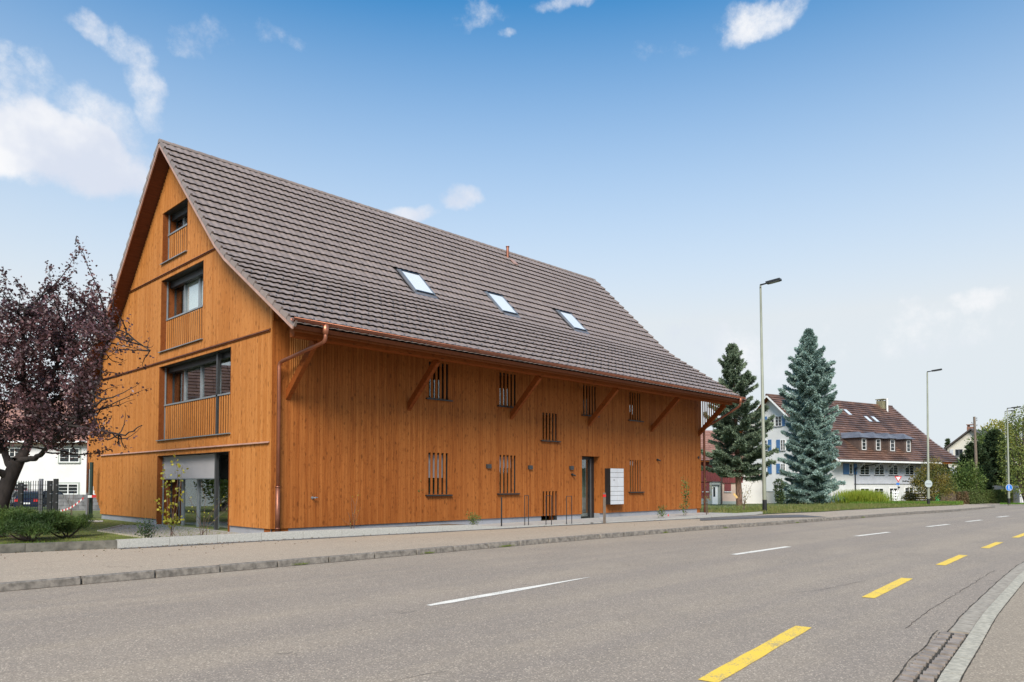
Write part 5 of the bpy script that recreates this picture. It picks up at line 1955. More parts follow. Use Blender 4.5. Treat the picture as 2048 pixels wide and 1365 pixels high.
obj('chimney_cap', f3.box(MB(), uc3 - .5, uc3 + .5, 2.1, 3.2, Z3(848.5), Z3(847)).hexa([f3.P(uc3 - .42, 2.3, Z3(852)), f3.P(uc3 - .2, 2.3, Z3(852)), f3.P(uc3 - .2, 3.0, Z3(852)), f3.P(uc3 - .42, 3.0, Z3(852)), f3.P(uc3 - .42, 2.3, Z3(848.4)), f3.P(uc3 - .2, 2.3, Z3(848.4)), f3.P(uc3 - .2, 3.0, Z3(848.4)), f3.P(uc3 - .42, 3.0, Z3(848.4))]), M['brickch'], cz)
face_window(f3, ch3, 'u', U3(1911.5), U3(1926), Z3(912), Z3(898.5), 0, 0, 'lead', [(U3(1900), U3(1907.5))], 'panel_grey', True)
face_window(f3, ch3, 'u', U3(1893), U3(1901), Z3(946), Z3(934), 0, 1, 'white', [(U3(1886), U3(1892)), (U3(1902), U3(1909))], 'panel_grey', True)
face_window(f3, ch3, 'u', U3(1912), U3(1921), Z3(946), Z3(934), 0, 1, 'white', None, 'panel_grey', True)

# garage and walls at the far right
fg = Frame(98, 1988, R(86), -1.25)
gar = thing('grey_garage', 'low beige grey garage wall behind the clipped hedge at the right edge', 'garage', fg.P(0, 0, 0))
obj('wall', fg.box(MB(), 0, 4.3, 0, 6, -.3, fg.uz(2010, 966)[1]), M['plaster_grey'], gar)
obj('flat_roof', fg.box(MB(), -.1, 4.4, -.1, 6.1, fg.uz(2010, 966)[1] + .002, fg.uz(2010, 964)[1]), M['lead'], gar)
obj('door', fg.box(MB(), .8, 3.2, -.05, -.002, 0, fg.uz(2010, 977)[1]), M['dormer'], gar)
fg2 = Frame(90, 2038, R(84), -1.2)
shed = thing('white_garage', 'white garage door cut by the right edge of the picture', 'garage', fg2.P(0, 0, 0))
obj('wall', fg2.box(MB(), 0, 6, 0, 5, -.3, fg2.uz(2044, 972)[1]), M['plaster'], shed)
for k in range(10):
    obj('door_panel', fg2.box(MB(), .25 + k * .26, .49 + k * .26, -.04, -.002, .05, 2.0), M['white'], shed)

# utility pole
pb = at(1955, 1003, .1)
pb = onF(1955, 985, 88)
pb[2] = -1.1
up_pole = thing('utility_pole', 'leaning weathered wooden utility pole before the cream house', 'pole', pb)
tp2 = onF(1948.5, 834, 88)
obj('pole', MB().tube([pb, tp2], [.2, .13], 10), M['post_wood'], up_pole)
for k, (dz, s) in enumerate(((-.25, 1), (-.8, -1), (-1.1, 1), (-.5, 1))):
    q = tp2 + np.array([0, 0, dz])
    obj('insulator', MB().tube([q, q + RT * s * .3, q + RT * s * .3 + UP0 * .15], [.02, .02, .05], 6), M['dark_frame'], up_pole)

# compost crates
fc_ = Frame(76, 1829, R(80), zr(*onF(1840, 1003, 76)[:2]))
cr = thing('compost_crate', 'brown boarded compost crate left of the middle lamp post', 'crate', fc_.P(0, 0, 0))
hh = fc_.uz(1840, 987)[1]
for k in range(5):
    obj('board', fc_.box(MB(), 0, 2.25, -.03, 0, .05 + hh * k / 5, hh * (k + 1) / 5), M['crate_wood'], cr)
    obj('board', fc_.box(MB(), 0, .03, .01, 1.3, .05 + hh * k / 5, hh * (k + 1) / 5), M['crate_wood'], cr)
for uu in (0, 1.1, 2.2): obj('corner_post', fc_.box(MB(), uu, uu + .07, -.08, -.031, 0, hh + .03), M['crate_wood'], cr)
gb = thing('green_bin', 'green plastic compost bin at the right end of the brown crate', 'bin', fc_.P(2.6, 0, 0))
obj('bin_body', MB().hexa([fc_.P(2.32, 0, 0), fc_.P(2.85, 0, 0), fc_.P(2.85, .55, 0), fc_.P(2.32, .55, 0), fc_.P(2.37, .05, hh - .05), fc_.P(2.8, .05, hh - .05), fc_.P(2.8, .5, hh - .05), fc_.P(2.37, .5, hh - .05)]), M['greenplastic'], gb)
obj('lid', fc_.box(MB(), 2.33, 2.84, .0, .55, hh - .048, hh + .03), M['greenplastic'], gb)

# ------------------------------------------------------------------ left neighbour house
FL = 58.0
f1 = Frame(FL, 200, R(90), -.6)
nh = thing('white_neighbour_house', 'white house with small-paned windows behind the plum tree at left', 'house', f1.P(0, 0, 0))
def U1(x): return f1.uz(x, 960)[0]
def Z1(y): return f1.uz(120, y)[1]
uR1 = 3.2
uL1 = -30
he = Z1(881)
obj('wall', f1.box(MB(), uL1, uR1, 0, 9, -.5, he), M['plaster'], nh)
ptsF = [(4.5, he + 3.7), (-.55, he - .15)]
ptsB = [(4.5, he + 3.7), (9.6, he - .15)]
rf1 = obj('roof', slab(f1, slab(f1, MB(), ptsF, uL1 - .5, uR1 + .5, .16), ptsB, uL1 - .5, uR1 + .5, .16), M['wood_dark'], nh)
course_roof(f1, rf1, ptsF, uL1 - .5, uR1 + .5, M['tile_pink'])
course_roof(f1, rf1, ptsB, uL1 - .5, uR1 + .5, M['tile_pink'])
gm = MB()
for k in range(6):
    a, b_ = 9.0 * k / 6, 9.0 * (k + 1) / 6
    za, zb = he + 3.7 / 5.05 * (min(a, 9 - a)) + .2, he + 3.7 / 5.05 * (min(b_, 9 - b_)) + .2
    gm.hexa([f1.P(uR1 - .3, a, he), f1.P(uR1, a, he), f1.P(uR1, b_, he), f1.P(uR1 - .3, b_, he), f1.P(uR1 - .3, a, za), f1.P(uR1, a, za), f1.P(uR1, b_, zb), f1.P(uR1 - .3, b_, zb)])
obj('gable', gm, M['plaster'], nh)
obj('gutter', MB().tube([f1.P(uL1 - .5, -.62, he - .16), f1.P(uR1 + .5, -.62, he - .16)], .08, 8), M['white'], rf1)
for (a, b_, y0, y1) in ((118.5, 158.5, 925, 897), (18, 40, 923, 896), (117, 157, 989, 968), (23, 58, 988.5, 967.5)):
    wd_ = face_window(f1, nh, 'u', U1(a), U1(b_), Z1(y0), Z1(y1), 0, 2, 'white', None, surround='plaster_grey')
for x in (-95, -215, -330, -450):
    for (y0, y1) in ((924, 896), (988, 967)):
        face_window(f1, nh, 'u', U1(x), U1(x + 38), Z1(y0), Z1(y1), 0, 2, 'white', None, surround='plaster_grey')
# flower box on the lower left window
fbx = thing('flower_box', 'window box full of pink flowers under the lower left window of the white house', 'flower box', f1.P(U1(40), -.2, Z1(990)))
obj('box', f1.box(MB(), U1(20), U1(60), -.32, -.13, Z1(991), Z1(988)), M['brickch'], fbx)
pos = np.array([f1.P(random.uniform(U1(20), U1(60)), random.uniform(-.42, -.1), Z1(988) + abs(random.gauss(0, .13))) for _ in range(700)])
link('flowers', npmesh('flowers', leaves(pos, rng.normal(size=(700, 3)), .09, .08), 4), M['flowers'], fbx)

# brown-roofed house and a garden tree beyond the left edge: they are what the gable windows mirror
fo = Frame(23.5, -970, R(23.2), 0.05)
nb_ = thing('brown_roofed_house', 'tall brown roofed neighbour house mirrored in the gable windows', 'house', fo.P(0, 0, 0))
obj('wall', fo.box(MB(), 0, 14, 0, 10, -.2, 4.5), M['plaster'], nb_)
rfo = obj('roof', slab(fo, slab(fo, MB(), [(5, 8.9), (-.6, 4.3)], -.5, 14.4, .2), [(5, 8.9), (10.6, 4.3)], -.5, 14.4, .2), M['wood_dark'], nb_)
course_roof(fo, rfo, [(5, 8.9), (-.6, 4.3)], -.5, 14.4, M['tile_old'])
# grey block wall
f4 = Frame(37.5, 100, R(88), zr(*onF(150, 1020, 37.5)[:2]) + .0)
bw = thing('block_wall', 'grey block wall behind the barrier tape, in front of the white house', 'wall', f4.P(0, 0, 0))
hb = f4.uz(150, 989.5)[1]
rowsN = 5
for r in range(rowsN):
    u = .2 - (r % 2) * .25
    while u < 4.4:
        obj('block', f4.box(MB(), u + .006, u + .494, random.uniform(-.012, .004), .2, hb * r / rowsN + .006, hb * (r + 1) / rowsN - .006), M['blockwall'], bw)
        u += .5
obj('wall_core', f4.box(MB(), 0, 4.6, .02, .18, -.3, hb - .012), M['dark_frame'], bw)

# ------------------------------------------------------------------ cars at the left
def car(fr_, paint_, label, L=4.2, W=1.75, Hh=1.48, group=None):
    """rear of the car faces the viewer: u across, w along"""
    t = thing('parked_car', label, 'car', fr_.P(W / 2, L / 2, 0), group)
    prof_ = [(0.0, .32), (0.02, .62), (.05, .95), (.38, 1.38), (.9, Hh), (2.2, Hh - .02), (2.95, .98), (4.0, .82), (L, .6), (L, .3)]
    mb = MB()
    secs = []
    for (w_, z_) in prof_:
        ins = .0 if z_ < 1.0 else .16 * (z_ - 1.0) / .48
        secs.append(((ins, z_), (W - ins, z_), w_))
    n_ = len(prof_)
    for (a, b_, w_) in secs:
        mb.v += [tuple(fr_.P(a[0], w_, a[1])), tuple(fr_.P(b_[0], w_, b_[1])), tuple(fr_.P(a[0], w_, .28)), tuple(fr_.P(b_[0], w_, .28))]
    for i in range(n_ - 1):
        k, l = i * 4, (i + 1) * 4
        mb.f += [(k, k + 1, l + 1, l), (k + 2, k, l, l + 2), (k + 1, k + 3, l + 3, l + 1), (k + 3, k + 2, l + 2, l + 3)]
    mb.f += [(1, 0, 2, 3)]
    k = (n_ - 1) * 4
    mb.f += [(k, k + 1, k + 3, k + 2)]
    obj('body', mb, paint_, t)
    obj('rear_window', MB().hexa([fr_.P(.22, .04, .98), fr_.P(W - .22, .04, .98), fr_.P(W - .22, .12, .98), fr_.P(.22, .12, .98), fr_.P(.30, .33, 1.36), fr_.P(W - .30, .33, 1.36), fr_.P(W - .3, .42, 1.36), fr_.P(.3, .42, 1.36)]), M['glass_dark'], t)
    for (a, b_) in ((.04, .36), (W - .36, W - .04)):
        obj('tail_light', fr_.box(MB(), a, b_, -.03, .06, .74, .92), M['red'], t)
    obj('number_plate', fr_.box(MB(), W / 2 - .26, W / 2 + .26, -.035, .0, .56, .68), M['white'], t)
    obj('bumper', fr_.box(MB(), .02, W - .02, -.07, .05, .34, .54), paint_, t)
    for s in (-.015, W - .19):
        for w_ in (.75, 3.3):
            wh = obj('wheel', MB().disc(fr_.P(s + .1, w_, .31), fr_.u, .31, .21, 18), M['tyre'], t)
            obj('rim', MB().disc(fr_.P(s + .1, w_, .31), fr_.u, .19, .22, 12), M['steel_grey'], wh)
    for s, q in ((.03, .0), (W - .05, 1)):
        obj('side_window', MB().hexa([fr_.P(s, .55, 1.0), fr_.P(s + .02, .55, 1.0), fr_.P(s + .02, 2.8, 1.0), fr_.P(s, 2.8, 1.0),
                                      fr_.P(s + (.11 if not q else -.11), .85, 1.38), fr_.P(s + .02 + (.11 if not q else -.11), .85, 1.38), fr_.P(s + .02 + (.11 if not q else -.11), 2.2, 1.38), fr_.P(s + (.11 if not q else -.11), 2.2, 1.38)]), M['glass_dark'], t)
    return t


zc = zr(*onF(60, 1020, 50)[:2]) - .25
car(Frame(50, 30, R(93), zc), M['carblue'], 'dark blue hatchback seen from behind through the mesh fence', group='cars parked behind the mesh fence')
car(Frame(52, -28, R(93), zc), M['carsilver'], 'silver car half hidden by the plum trunk, left of the dark blue hatchback', group='cars parked behind the mesh fence')

# ------------------------------------------------------------------ mesh fence, posts and barrier tape
A, B = onF(-60, 1020, 30.5), onF(113, 1020, 30.5)
A[2] = B[2] = .08
ftop = float(onF(60, 962, 30.5)[2])
fe = thing('mesh_fence', 'dark wire mesh fence panel behind the dwarf pines', 'fence', A)
wr = MB()
dv = unit(B - A)
Lf = np.linalg.norm(B - A)
k = 0.0
while k < Lf:
    p = A + dv * k
    wr.obox((p[0], p[1], (ftop + .08) / 2), dv, np.cross(dv, UP0), UP0, .009, .009, (ftop - .08) / 2)
    k += .10
z = .15
while z < ftop:
    wr.obox(((A[0] + B[0]) / 2, (A[1] + B[1]) / 2, z), dv, np.cross(dv, UP0), UP0, Lf / 2, .009, .009)
    z += .2
obj('wire_mesh', wr, M['anthracite'], fe)['kind'] = 'stuff'
for (x0, x1, yt, F_, mt, lab) in ((36, 45, 966, 30.2, 'black', 'black steel fence post nearest the plum trunk'), (77.5, 84.5, 958, 30.8, 'lead', 'grey fence post standing between the black ones'),
                                  (94, 103, 962, 30.0, 'black', 'black fence post, left one of the close pair at the fence end'), (106.5, 115, 958, 30.0, 'black', 'black fence post, right one of the close pair at the fence end')):
    a, b_ = onF(x0, 1020, F_), onF(x1, 1020, F_)
    zt = float(onF(x0, yt, F_)[2])
    w_ = np.linalg.norm(b_ - a) / 2
    c = (a + b_) / 2
    t = thing('fence_post', lab, 'fence post', (c[0], c[1], 0.05), 'steel posts of the mesh fence')
    obj('post', MB().obox((c[0], c[1], zt / 2), RT, FW0, UP0, w_, .04, zt / 2), M[mt], t)
    for zz in np.arange(.3, zt, .35):
        obj('clamp', MB().obox((c[0] + RT[0] * w_ * .7, c[1] + RT[1] * w_ * .7, zz), RT, FW0, UP0, .03, .05, .015), M['lead'], t)
a = onF(181, 1043, 27.2)
t = thing('dark_green_post', 'dark green round post beside the rear downpipe of the wooden house', 'post', (a[0], a[1], .1))
obj('post', MB().tube([(a[0], a[1], 0.05), (a[0], a[1], float(onF(178, 925, 27.2)[2]))], .065, 12), M['dark_green'], t)
a = onF(173.5, 1043, 27.0)
t = thing('pipe_stub', 'galvanised stub post tied to the rear downpipe', 'post', (a[0], a[1], .1))
obj('post', MB().tube([(a[0], a[1], 0.05), (a[0], a[1], float(onF(173.5, 986, 27)[2]))], .045, 10), M['lead'], t)
# barrier tape
P0, P1 = onF(121, 1022, 29.5), onF(167, 996, 27.1)
t = thing('barrier_tape', 'red and white barrier tape slung from the fence end to the rear downpipe', 'tape', P0)
K = 14
for k in range(K):
    s0, s1 = k / K, (k + 1) / K
    sag = lambda s: -.10 * math.sin(math.pi * s)
    a, b_ = P0 + (P1 - P0) * s0 + UP0 * sag(s0), P0 + (P1 - P0) * s1 + UP0 * sag(s1)
    obj('stripe', MB().beam(a, b_, .004, .07), M['red'] if k % 2 else M['white'], t)
P0, P1 = onF(175, 993.5, 27), onF(192.5, 993, 26.4)
for k in range(2):
    a, b_ = P0 + (P1 - P0) * k / 2, P0 + (P1 - P0) * (k + 1) / 2
    obj('stripe', MB().beam(a, b_, .004, .09), M['red'] if k % 2 else M['white'], t)

# low garden ground strip under the wall at left rear
struct(obj('parking_ground', MB().poly([tuple(onF(x, 1020, F_)[:2]) + (zr(*onF(x, 1020, F_)[:2]) + .135,) for x, F_ in ((-900, 31), (130, 31.5), (130, 56), (-900, 56))]), M['pavement']))


# ================================================================== vegetation
def grow_tube(mb, pts, r0, r1, n=6):
    m_ = len(pts)
    mb.tube(pts, [r0 + (r1 - r0) * i / (m_ - 1) for i in range(m_)], n, False)


def bez(a, b_, c, n=8):
    return [(1 - t) ** 2 * a + 2 * t * (1 - t) * b_ + t * t * c for t in np.linspace(0, 1, n)]


# --- purple plum
FPL = 17.6
def pp(x, y, d=0.0): return onF(x, y, FPL + d)
plum_base = pp(-14, 1066)
plum = thing('purple_plum_tree', 'dark purple leaved plum tree at the left edge, overlapping the gable', 'tree', plum_base)
tr = MB()
fork = pp(36, 922)
trunk = [pp(-14, 1072), pp(-8, 1030), pp(6, 990), pp(20, 955), pp(36, 922)]
tr.tube(trunk, [.27, .21, .18, .17, .15], 12, False)
limbs = []
def limb(pts, r0, r1):
    P = []
    for i in range(len(pts) - 1):
        for t in np.linspace(0, 1, 5)[:-1]: P.append(pts[i] * (1 - t) + pts[i + 1] * t)
    P.append(pts[-1])
    P = [p + rng.normal(size=3) * .012 for p in P]
    grow_tube(tr, P, r0, r1, 8)
    limbs.append(P)
limb([fork, pp(52, 900, .2), pp(62, 868, .3), pp(80, 820, .5), pp(110, 740, .7), pp(135, 660, .9)], .13, .03)
limb([fork, pp(70, 917, -.3), pp(88, 905, -.5), pp(102, 890, -.7), pp(140, 850, -1), pp(205, 800, -1.2)], .075, .02)
limb([fork, pp(20, 932, .3), pp(8, 905, .6), pp(-5, 860, .9), pp(-30, 760, 1.2), pp(-45, 640, 1.4)], .11, .03)
limb([pp(20, 955), pp(-10, 938, -.3), pp(-60, 920, -.5), pp(-150, 880, -.9), pp(-220, 780, -1.2)], .10, .025)
limb([pp(62, 868, .3), pp(50, 800, -.3), pp(45, 720, -.8), pp(50, 620, -1)], .08, .02)
limb([pp(80, 820, .5), pp(140, 780, .2), pp(200, 720, -.2), pp(228, 650, -.4)], .07, .015)
limb([pp(8, 905, .6), pp(-40, 850, .0), pp(-90, 740, -.6), pp(-120, 620, -.8)], .08, .02)
limb([pp(140, 850, -1), pp(200, 860, -1.3), pp(250, 870, -1.5), pp(285, 852, -1.6)], .03, .01)
limb([pp(110, 740, .7), pp(170, 700, .2), pp(240, 660, -.4), pp(300, 700, -.8)], .03, .01)
nodes = np.array([p for L_ in limbs for p in L_[4:]])
tips = []
def addtip(x, y, d=None): tips.append(pp(x, y, rng.uniform(-1.6, 1.6) if d is None else d))
for (x, y) in ((8, 540), (-12, 560), (45, 575), (28, 555), (100, 528), (92, 560), (152, 478), (158, 500), (150, 540), (140, 550), (180, 562), (195, 575), (222, 548), (216, 590), (70, 590), (60, 620),
               (250, 640), (262, 690), (300, 672), (285, 700), (255, 720), (240, 745), (245, 770), (282, 765), (298, 775), (270, 800), (250, 820), (225, 830), (285, 852), (215, 850), (240, 880), (250, 900), (222, 895), (205, 905),
               (262, 745), (235, 700), (290, 735), (310, 690), (195, 880), (180, 860), (-40, 520), (-90, 560)):
    addtip(x, y, rng.uniform(-1.2, .6))
for _ in range(520):
    x = rng.uniform(-170, 215)
    top = np.interp(x, [-170, -60, 0, 60, 100, 150, 200, 215], [640, 570, 590, 615, 575, 545, 590, 620])
    y = rng.uniform(top, 870)
    addtip(x, y)
def proj_x(p):
    v = p - CAM
    return 1024 + FPX * (v @ RT) / (v @ FW)


Lp, Ld = [], []
for tip in tips:
    dd_ = np.linalg.norm(nodes - tip, axis=1) + np.maximum(0, nodes[:, 2] - tip[2]) * 1.5
    s_ = nodes[np.argsort(dd_)[rng.integers(0, 4)]]
    midp = s_ * .45 + tip * .55 + rng.normal(size=3) * .12 - UP0 * .12
    P = bez(s_, midp, tip, 8)
    P = [p + rng.normal(size=3) * .01 for p in P]
    Ls = np.linalg.norm(tip - s_)
    grow_tube(tr, P, .016 + .004 * Ls, .003, 4)
    fx = proj_x(tip)
    nl = int((33 + 37 * Ls) * (1.0 if fx < 190 else .55 if fx < 225 else .16))
    for _ in range(nl):
        t = rng.uniform(.12, 1.0) ** .8
        i = min(6, int(t * 7))
        q = P[i] * (1 - (t * 7 - i)) + P[i + 1] * (t * 7 - i) if i < 7 else P[-1]
        dr = unit(tip - s_)
        sp = .10 * (1.25 - t * .9)
        Lp.append(q + rng.normal(size=3) * sp)
        Ld.append(dr * .5 + rng.normal(size=3) * .7 - UP0 * .25)
obj('trunk', tr, M['bark_plum'], plum, True)
Lp, Ld = np.array(Lp), np.array(Ld)
link('crown', npmesh('crown', leaves(Lp, Ld, rng.uniform(.05, .105, len(Lp)), rng.uniform(.038, .07, len(Lp))), 4), M['plum'], plum)
print('plum leaves', len(Lp))


def clump_leaves(parent, name, centre_list, radii, n, ln, wd, mat, flat=1.0, outw=.5, upw=.2, shell=.55):
    P, Dd = [], []
    tot = sum(r ** 2 for r in radii)
    for c, r in zip(centre_list, radii):
        k = max(8, int(n * r ** 2 / tot))
        v = unit(rng.normal(size=(k, 3)))
        rad = rng.uniform(shell, 1.0, k) ** .6 * r * (1 + .18 * np.sin(v[:, 0] * 7 + c[0]) * np.cos(v[:, 2] * 6))
        p = v * rad[:, None]
        p[:, 2] *= flat
        P.append(c + p)
        Dd.append(v * outw + rng.normal(size=(k, 3)) * .5 + np.array([0, 0, upw]))
    P, Dd = np.concatenate(P), np.concatenate(Dd)
    return link(name, npmesh(name, leaves(P, Dd, rng.uniform(ln * .6, ln * 1.3, len(P)), rng.uniform(wd * .6, wd * 1.3, len(P))), 4), mat, parent)


# --- conifers
def conifer(name, label, base, H, prof, seed, mat, barkm, dens=1.0, clear=0.0, tuft=(.26, .07), droop=.25, bark_r=.22, upturn=.25, rag=.25, lean=(0, 0), nb=150, cluster=False, group=None, wf=.30):
    r_ = np.random.default_rng(seed)
    t = thing(name, label, 'conifer', base, group)
    tr_ = MB()
    base = np.array(base, float)
    tip = base + np.array([lean[0], lean[1], H])
    P = [base * (1 - s) + tip * s for s in np.linspace(0, 1, 12)]
    tr_.tube(P, [bark_r * (1 - s) ** .8 + .012 for s in np.linspace(0, 1, 12)], 10, False)
    hp = [p[0] for p in prof]
    rp = [p[1] for p in prof]
    LP, LD = [], []
    for b in range(nb):
        s = clear + (1 - clear) * (b + r_.uniform(0, 1)) / nb
        s = min(.985, 1 - (1 - s) ** 1.0)
        az = b * 2.399963 + r_.normal() * .25
        rr = np.interp(s, hp, rp) * (1 + r_.uniform(-rag, rag * .55))
        d0 = np.array([math.cos(az), math.sin(az), 0])
        st = base + (tip - base) * s
        el = -droop * (1 - s) + .35 * s
        n_ = 9
        Q = [st]
        for i in range(1, n_ + 1):
            q = i / n_
            Q.append(st + d0 * rr * q + UP0 * (rr * (el * q + upturn * q * q) - .04 * rr * math.sin(q * 3)) + r_.normal(size=3) * .02 * rr)
        grow_tube(tr_, Q, .035 * (1 - s) + .012, .004, 5)
        sd = np.array([-d0[1], d0[0], 0])
        kk = int((80 + 180 * rr) * dens)
        q = r_.uniform(.12, 1.0, kk) ** .75
        idx = np.minimum((q * n_).astype(int), n_ - 1)
        fr_ = (q * n_ - idx)[:, None]
        Qa = np.array(Q)
        p = Qa[idx] * (1 - fr_) + Qa[idx + 1] * fr_
        wdt = rr * wf * (1.1 - q) + .10
        lat = r_.uniform(-1, 1, kk)
        if cluster:
            lat = np.round(lat * 2.2) / 2.2 + r_.normal(size=kk) * .09
            q2 = np.round(q * 5) / 5
        p = p + sd * (lat * wdt)[:, None] + np.array([0, 0, 1]) * (r_.normal(size=kk) * .05 - np.abs(lat) * wdt * .35 + .03)[:, None]
        dd2 = d0 * .75 + sd * (lat * .8)[:, None] + r_.normal(size=(kk, 3)) * .42 + np.array([0, 0, .10])
        LP.append(p)
        LD.append(dd2)
    # leader
    kk = int(160 * dens)
    q = r_.uniform(.86, 1.0, kk)
    LP.append(base + (tip - base) * q[:, None] + r_.normal(size=(kk, 3)) * .06)
    LD.append(r_.normal(size=(kk, 3)) * .5 + np.array([0, 0, .7]))
    LP, LD = np.concatenate(LP), np.concatenate(LD)
    obj('trunk', tr_, barkm, t, True)
    link('crown', npmesh('crown', leaves(LP, LD, r_.uniform(tuft[0] * .6, tuft[0] * 1.3, len(LP)), r_.uniform(tuft[1] * .7, tuft[1] * 1.4, len(LP)), .10), 4), mat, t)
    print(name, len(LP))
    return t


def F_of(p): return (p - CAM) @ FW0


def htop(px, base): return float(onF(px[0], px[1], F_of(base))[2] - base[2])


cb = at(1479, 1012, .12)
S = F_of(cb) / FPX
Hc = htop((1464, 690), cb)
tf = onF(1464, 690, F_of(cb)) - cb
conifer('fir_tree', 'tall open fir with bare lower trunk directly behind the end of the wooden house', cb, Hc,
        [(.0, .6), (.17, 50 * S), (.24, 66 * S), (.5, 64 * S), (.58, 54 * S), (.62, 36 * S), (.72, 38 * S), (.8, 27 * S), (.88, 20 * S), (.95, 9 * S), (1, 2 * S)], 3, M['fir'], M['bark_red'], 2.3, .19, (.22, .06), .42, .24, .28, .40, (tf[0], tf[1]), 118, wf=.26)
sb = at(1622, 1009, .12)
S = F_of(sb) / FPX
Hs = htop((1616, 660), sb)
conifer('blue_spruce', 'dense blue spruce standing in front of the white farmhouse', sb, Hs,
        [(.0, 52 * S), (.03, 62 * S), (.12, 54 * S), (.3, 50 * S), (.6, 50 * S), (.7, 45 * S), (.77, 37 * S), (.83, 27 * S), (.88, 20 * S), (.94, 11 * S), (1, 2 * S)], 5, M['spruce_blue'], M['bark'], 2.7, .01, (.23, .08), .30, .3, .22, .34, (0, 0), 205, True, wf=.29)
# fresh cut mark on the fir trunk
q = onF(1471, 992, F_of(cb) - .46)
tag(obj('cut_wood_scar', MB().obox(q, unit(RT + UP0 * -1.2), unit(UP0 + RT), toCam, .22, .08, .02), M['cut_wood']), 'pale fresh scar on the lower trunk of the fir', 'bark scar')
q = onF(1472, 988, F_of(cb) - .50)
# smaller ones at the right
pt = onF(1950, 1000, 92); pt[2] = -1.2
S = 92 / FPX
conifer('pine_tree', 'dark round pine left of the tall green mass, behind the utility pole', pt, htop((1940, 888), pt), [(0, 26 * S), (.3, 34 * S), (.6, 30 * S), (.85, 18 * S), (1, 3 * S)], 11, M['leaf_dark'], M['bark'], .8, .15, (.3, .09), -.1, .2, .2, .3, nb=80)
pt = onF(1992, 1000, 96); pt[2] = -1.2
S = 96 / FPX
conifer('dark_fir', 'broad dark conifer behind the clipped hedge', pt, htop((1990, 862), pt), [(0, 34 * S), (.3, 36 * S), (.6, 30 * S), (.85, 16 * S), (1, 3 * S)], 12, M['leaf_dark'], M['bark'], 1.0, .10, (.34, .10), .2, .25, .25, .25, nb=110)
pt = onF(1896, 940, 150); pt[2] = -1.5
S = 150 / FPX
conifer('far_spruce', 'tiny far conifer tip showing above the eaves of the cream house', pt, htop((1895.5, 879), pt), [(0, 14 * S), (.5, 9 * S), (1, 1 * S)], 13, M['leaf_dark'], M['bark'], .6, .1, (.4, .12), .2, .25, .2, .2, nb=50)


# --- broadleaf trees and bushes
def bushy(name, label, cat, base, blobs, n, ln, wd, mat, trunk_r=.1, barkm='bark', group=None, shell=.35, **kw):
    """blobs: (px, py, F, radius)"""
    t = thing(name, label, cat, base, group)
    cs = [onF(x, y, F_) for x, y, F_, r in blobs]
    rs = [r for *_, r in blobs]
    tb = MB()
    for c in cs:
        b0 = np.array(base, float) + rng.normal(size=3) * .05 * np.array([1, 1, 0])
        mid = b0 * .4 + c * .6 - UP0 * (.15 * np.linalg.norm(c - b0)) + rng.normal(size=3) * .1
        grow_tube(tb, bez(b0, mid, c, 7), trunk_r, trunk_r * .2, 6)
    obj('trunk', tb, M[barkm], t)
    clump_leaves(t, 'crown', cs, rs, n, ln, wd, M[mat], shell=shell, **kw)
    return t


def gp(x, F_, dz=.05):
    p = onF(x, 980, F_)
    p[2] = zr(p[0], p[1]) + dz
    return p


k = lambda F_, px: px * F_ / FPX
bushy('birch_tree', 'loose hanging birch crown at the right edge of the picture', 'tree', gp(2052, 84), [(2030, 848, 84, 1.3), (2046, 835, 84, 1.5), (2040, 880, 84, 2.1), (2028, 920, 84, 1.8), (2055, 925, 84, 2.4), (2036, 960, 83, 1.9), (2068, 870, 85, 2.6), (2075, 950, 84, 2.4), (2020, 892, 84, 1.1)],
      9000, .22, .14, 'leaf_birch', .22, upw=-.5)
bushy('yellow_tree', 'yellow green tree tops between the dark conifer and the far lamps', 'tree', gp(2000, 118), [(1992, 866, 118, 2.2), (1978, 876, 118, 1.6), (2008, 872, 118, 2.4), (2003, 895, 118, 2.6), (1985, 900, 118, 2.4), (2018, 900, 118, 2.5)], 6000, .32, .2, 'leaf_yellow', .25)
bushy('green_tree', 'mid green tree behind hedge and utility pole', 'tree', gp(1975, 100), [(1972, 900, 100, 2.4), (1962, 930, 100, 2.4), (1985, 930, 99, 2.8), (1978, 960, 98, 2.6), (2005, 940, 99, 2.6), (2010, 965, 98, 2.4), (1958, 962, 97, 1.9), (1978, 880, 101, 1.8)], 12000, .3, .17, 'leaf_green', .25)
bushy('round_bush', 'round dark olive bush left of the utility pole above the hedge', 'bush', gp(1928, 86), [(1915, 958, 86, 1.4), (1930, 948, 86, 1.7), (1943, 958, 86, 1.5), (1925, 970, 85.5, 1.6), (1944, 974, 85.5, 1.4), (1908, 972, 86, 1.2)], 6500, .2, .13, 'leaf_green', .1)
bushy('autumn_bush', 'yellow brown autumn bush covering the end of the pale facade by the middle lamp', 'bush', gp(1862, 73), [(1866, 935, 73, 1.1), (1875, 948, 73, 1.3), (1850, 950, 73, 1.0), (1840, 958, 73, .9), (1860, 965, 72.5, 1.4), (1882, 968, 72.5, 1.3), (1835, 972, 73, .8), (1850, 978, 72, 1.1), (1893, 975, 73, 1.0), (1872, 984, 72, 1.2), (1828, 962, 73, .5)],
      7500, .15, .10, 'leaf_autumn', .05, shell=.1)
bushy('garden_shrub', 'green shrub between compost bin and clipped hedge', 'shrub', gp(1898, 80), [(1890, 990, 80, .9), (1903, 988, 80, 1.0), (1880, 995, 79, .6), (1910, 992, 80, .8)], 2500, .16, .1, 'leaf_green', .05)
bushy('verge_shrub', 'small weedy shrub between farmhouse facade and compost crate', 'shrub', gp(1822, 75), [(1820, 993, 75, .6), (1812, 998, 75, .4), (1830, 997, 75, .5)], 1200, .13, .08, 'leaf_autumn', .03)
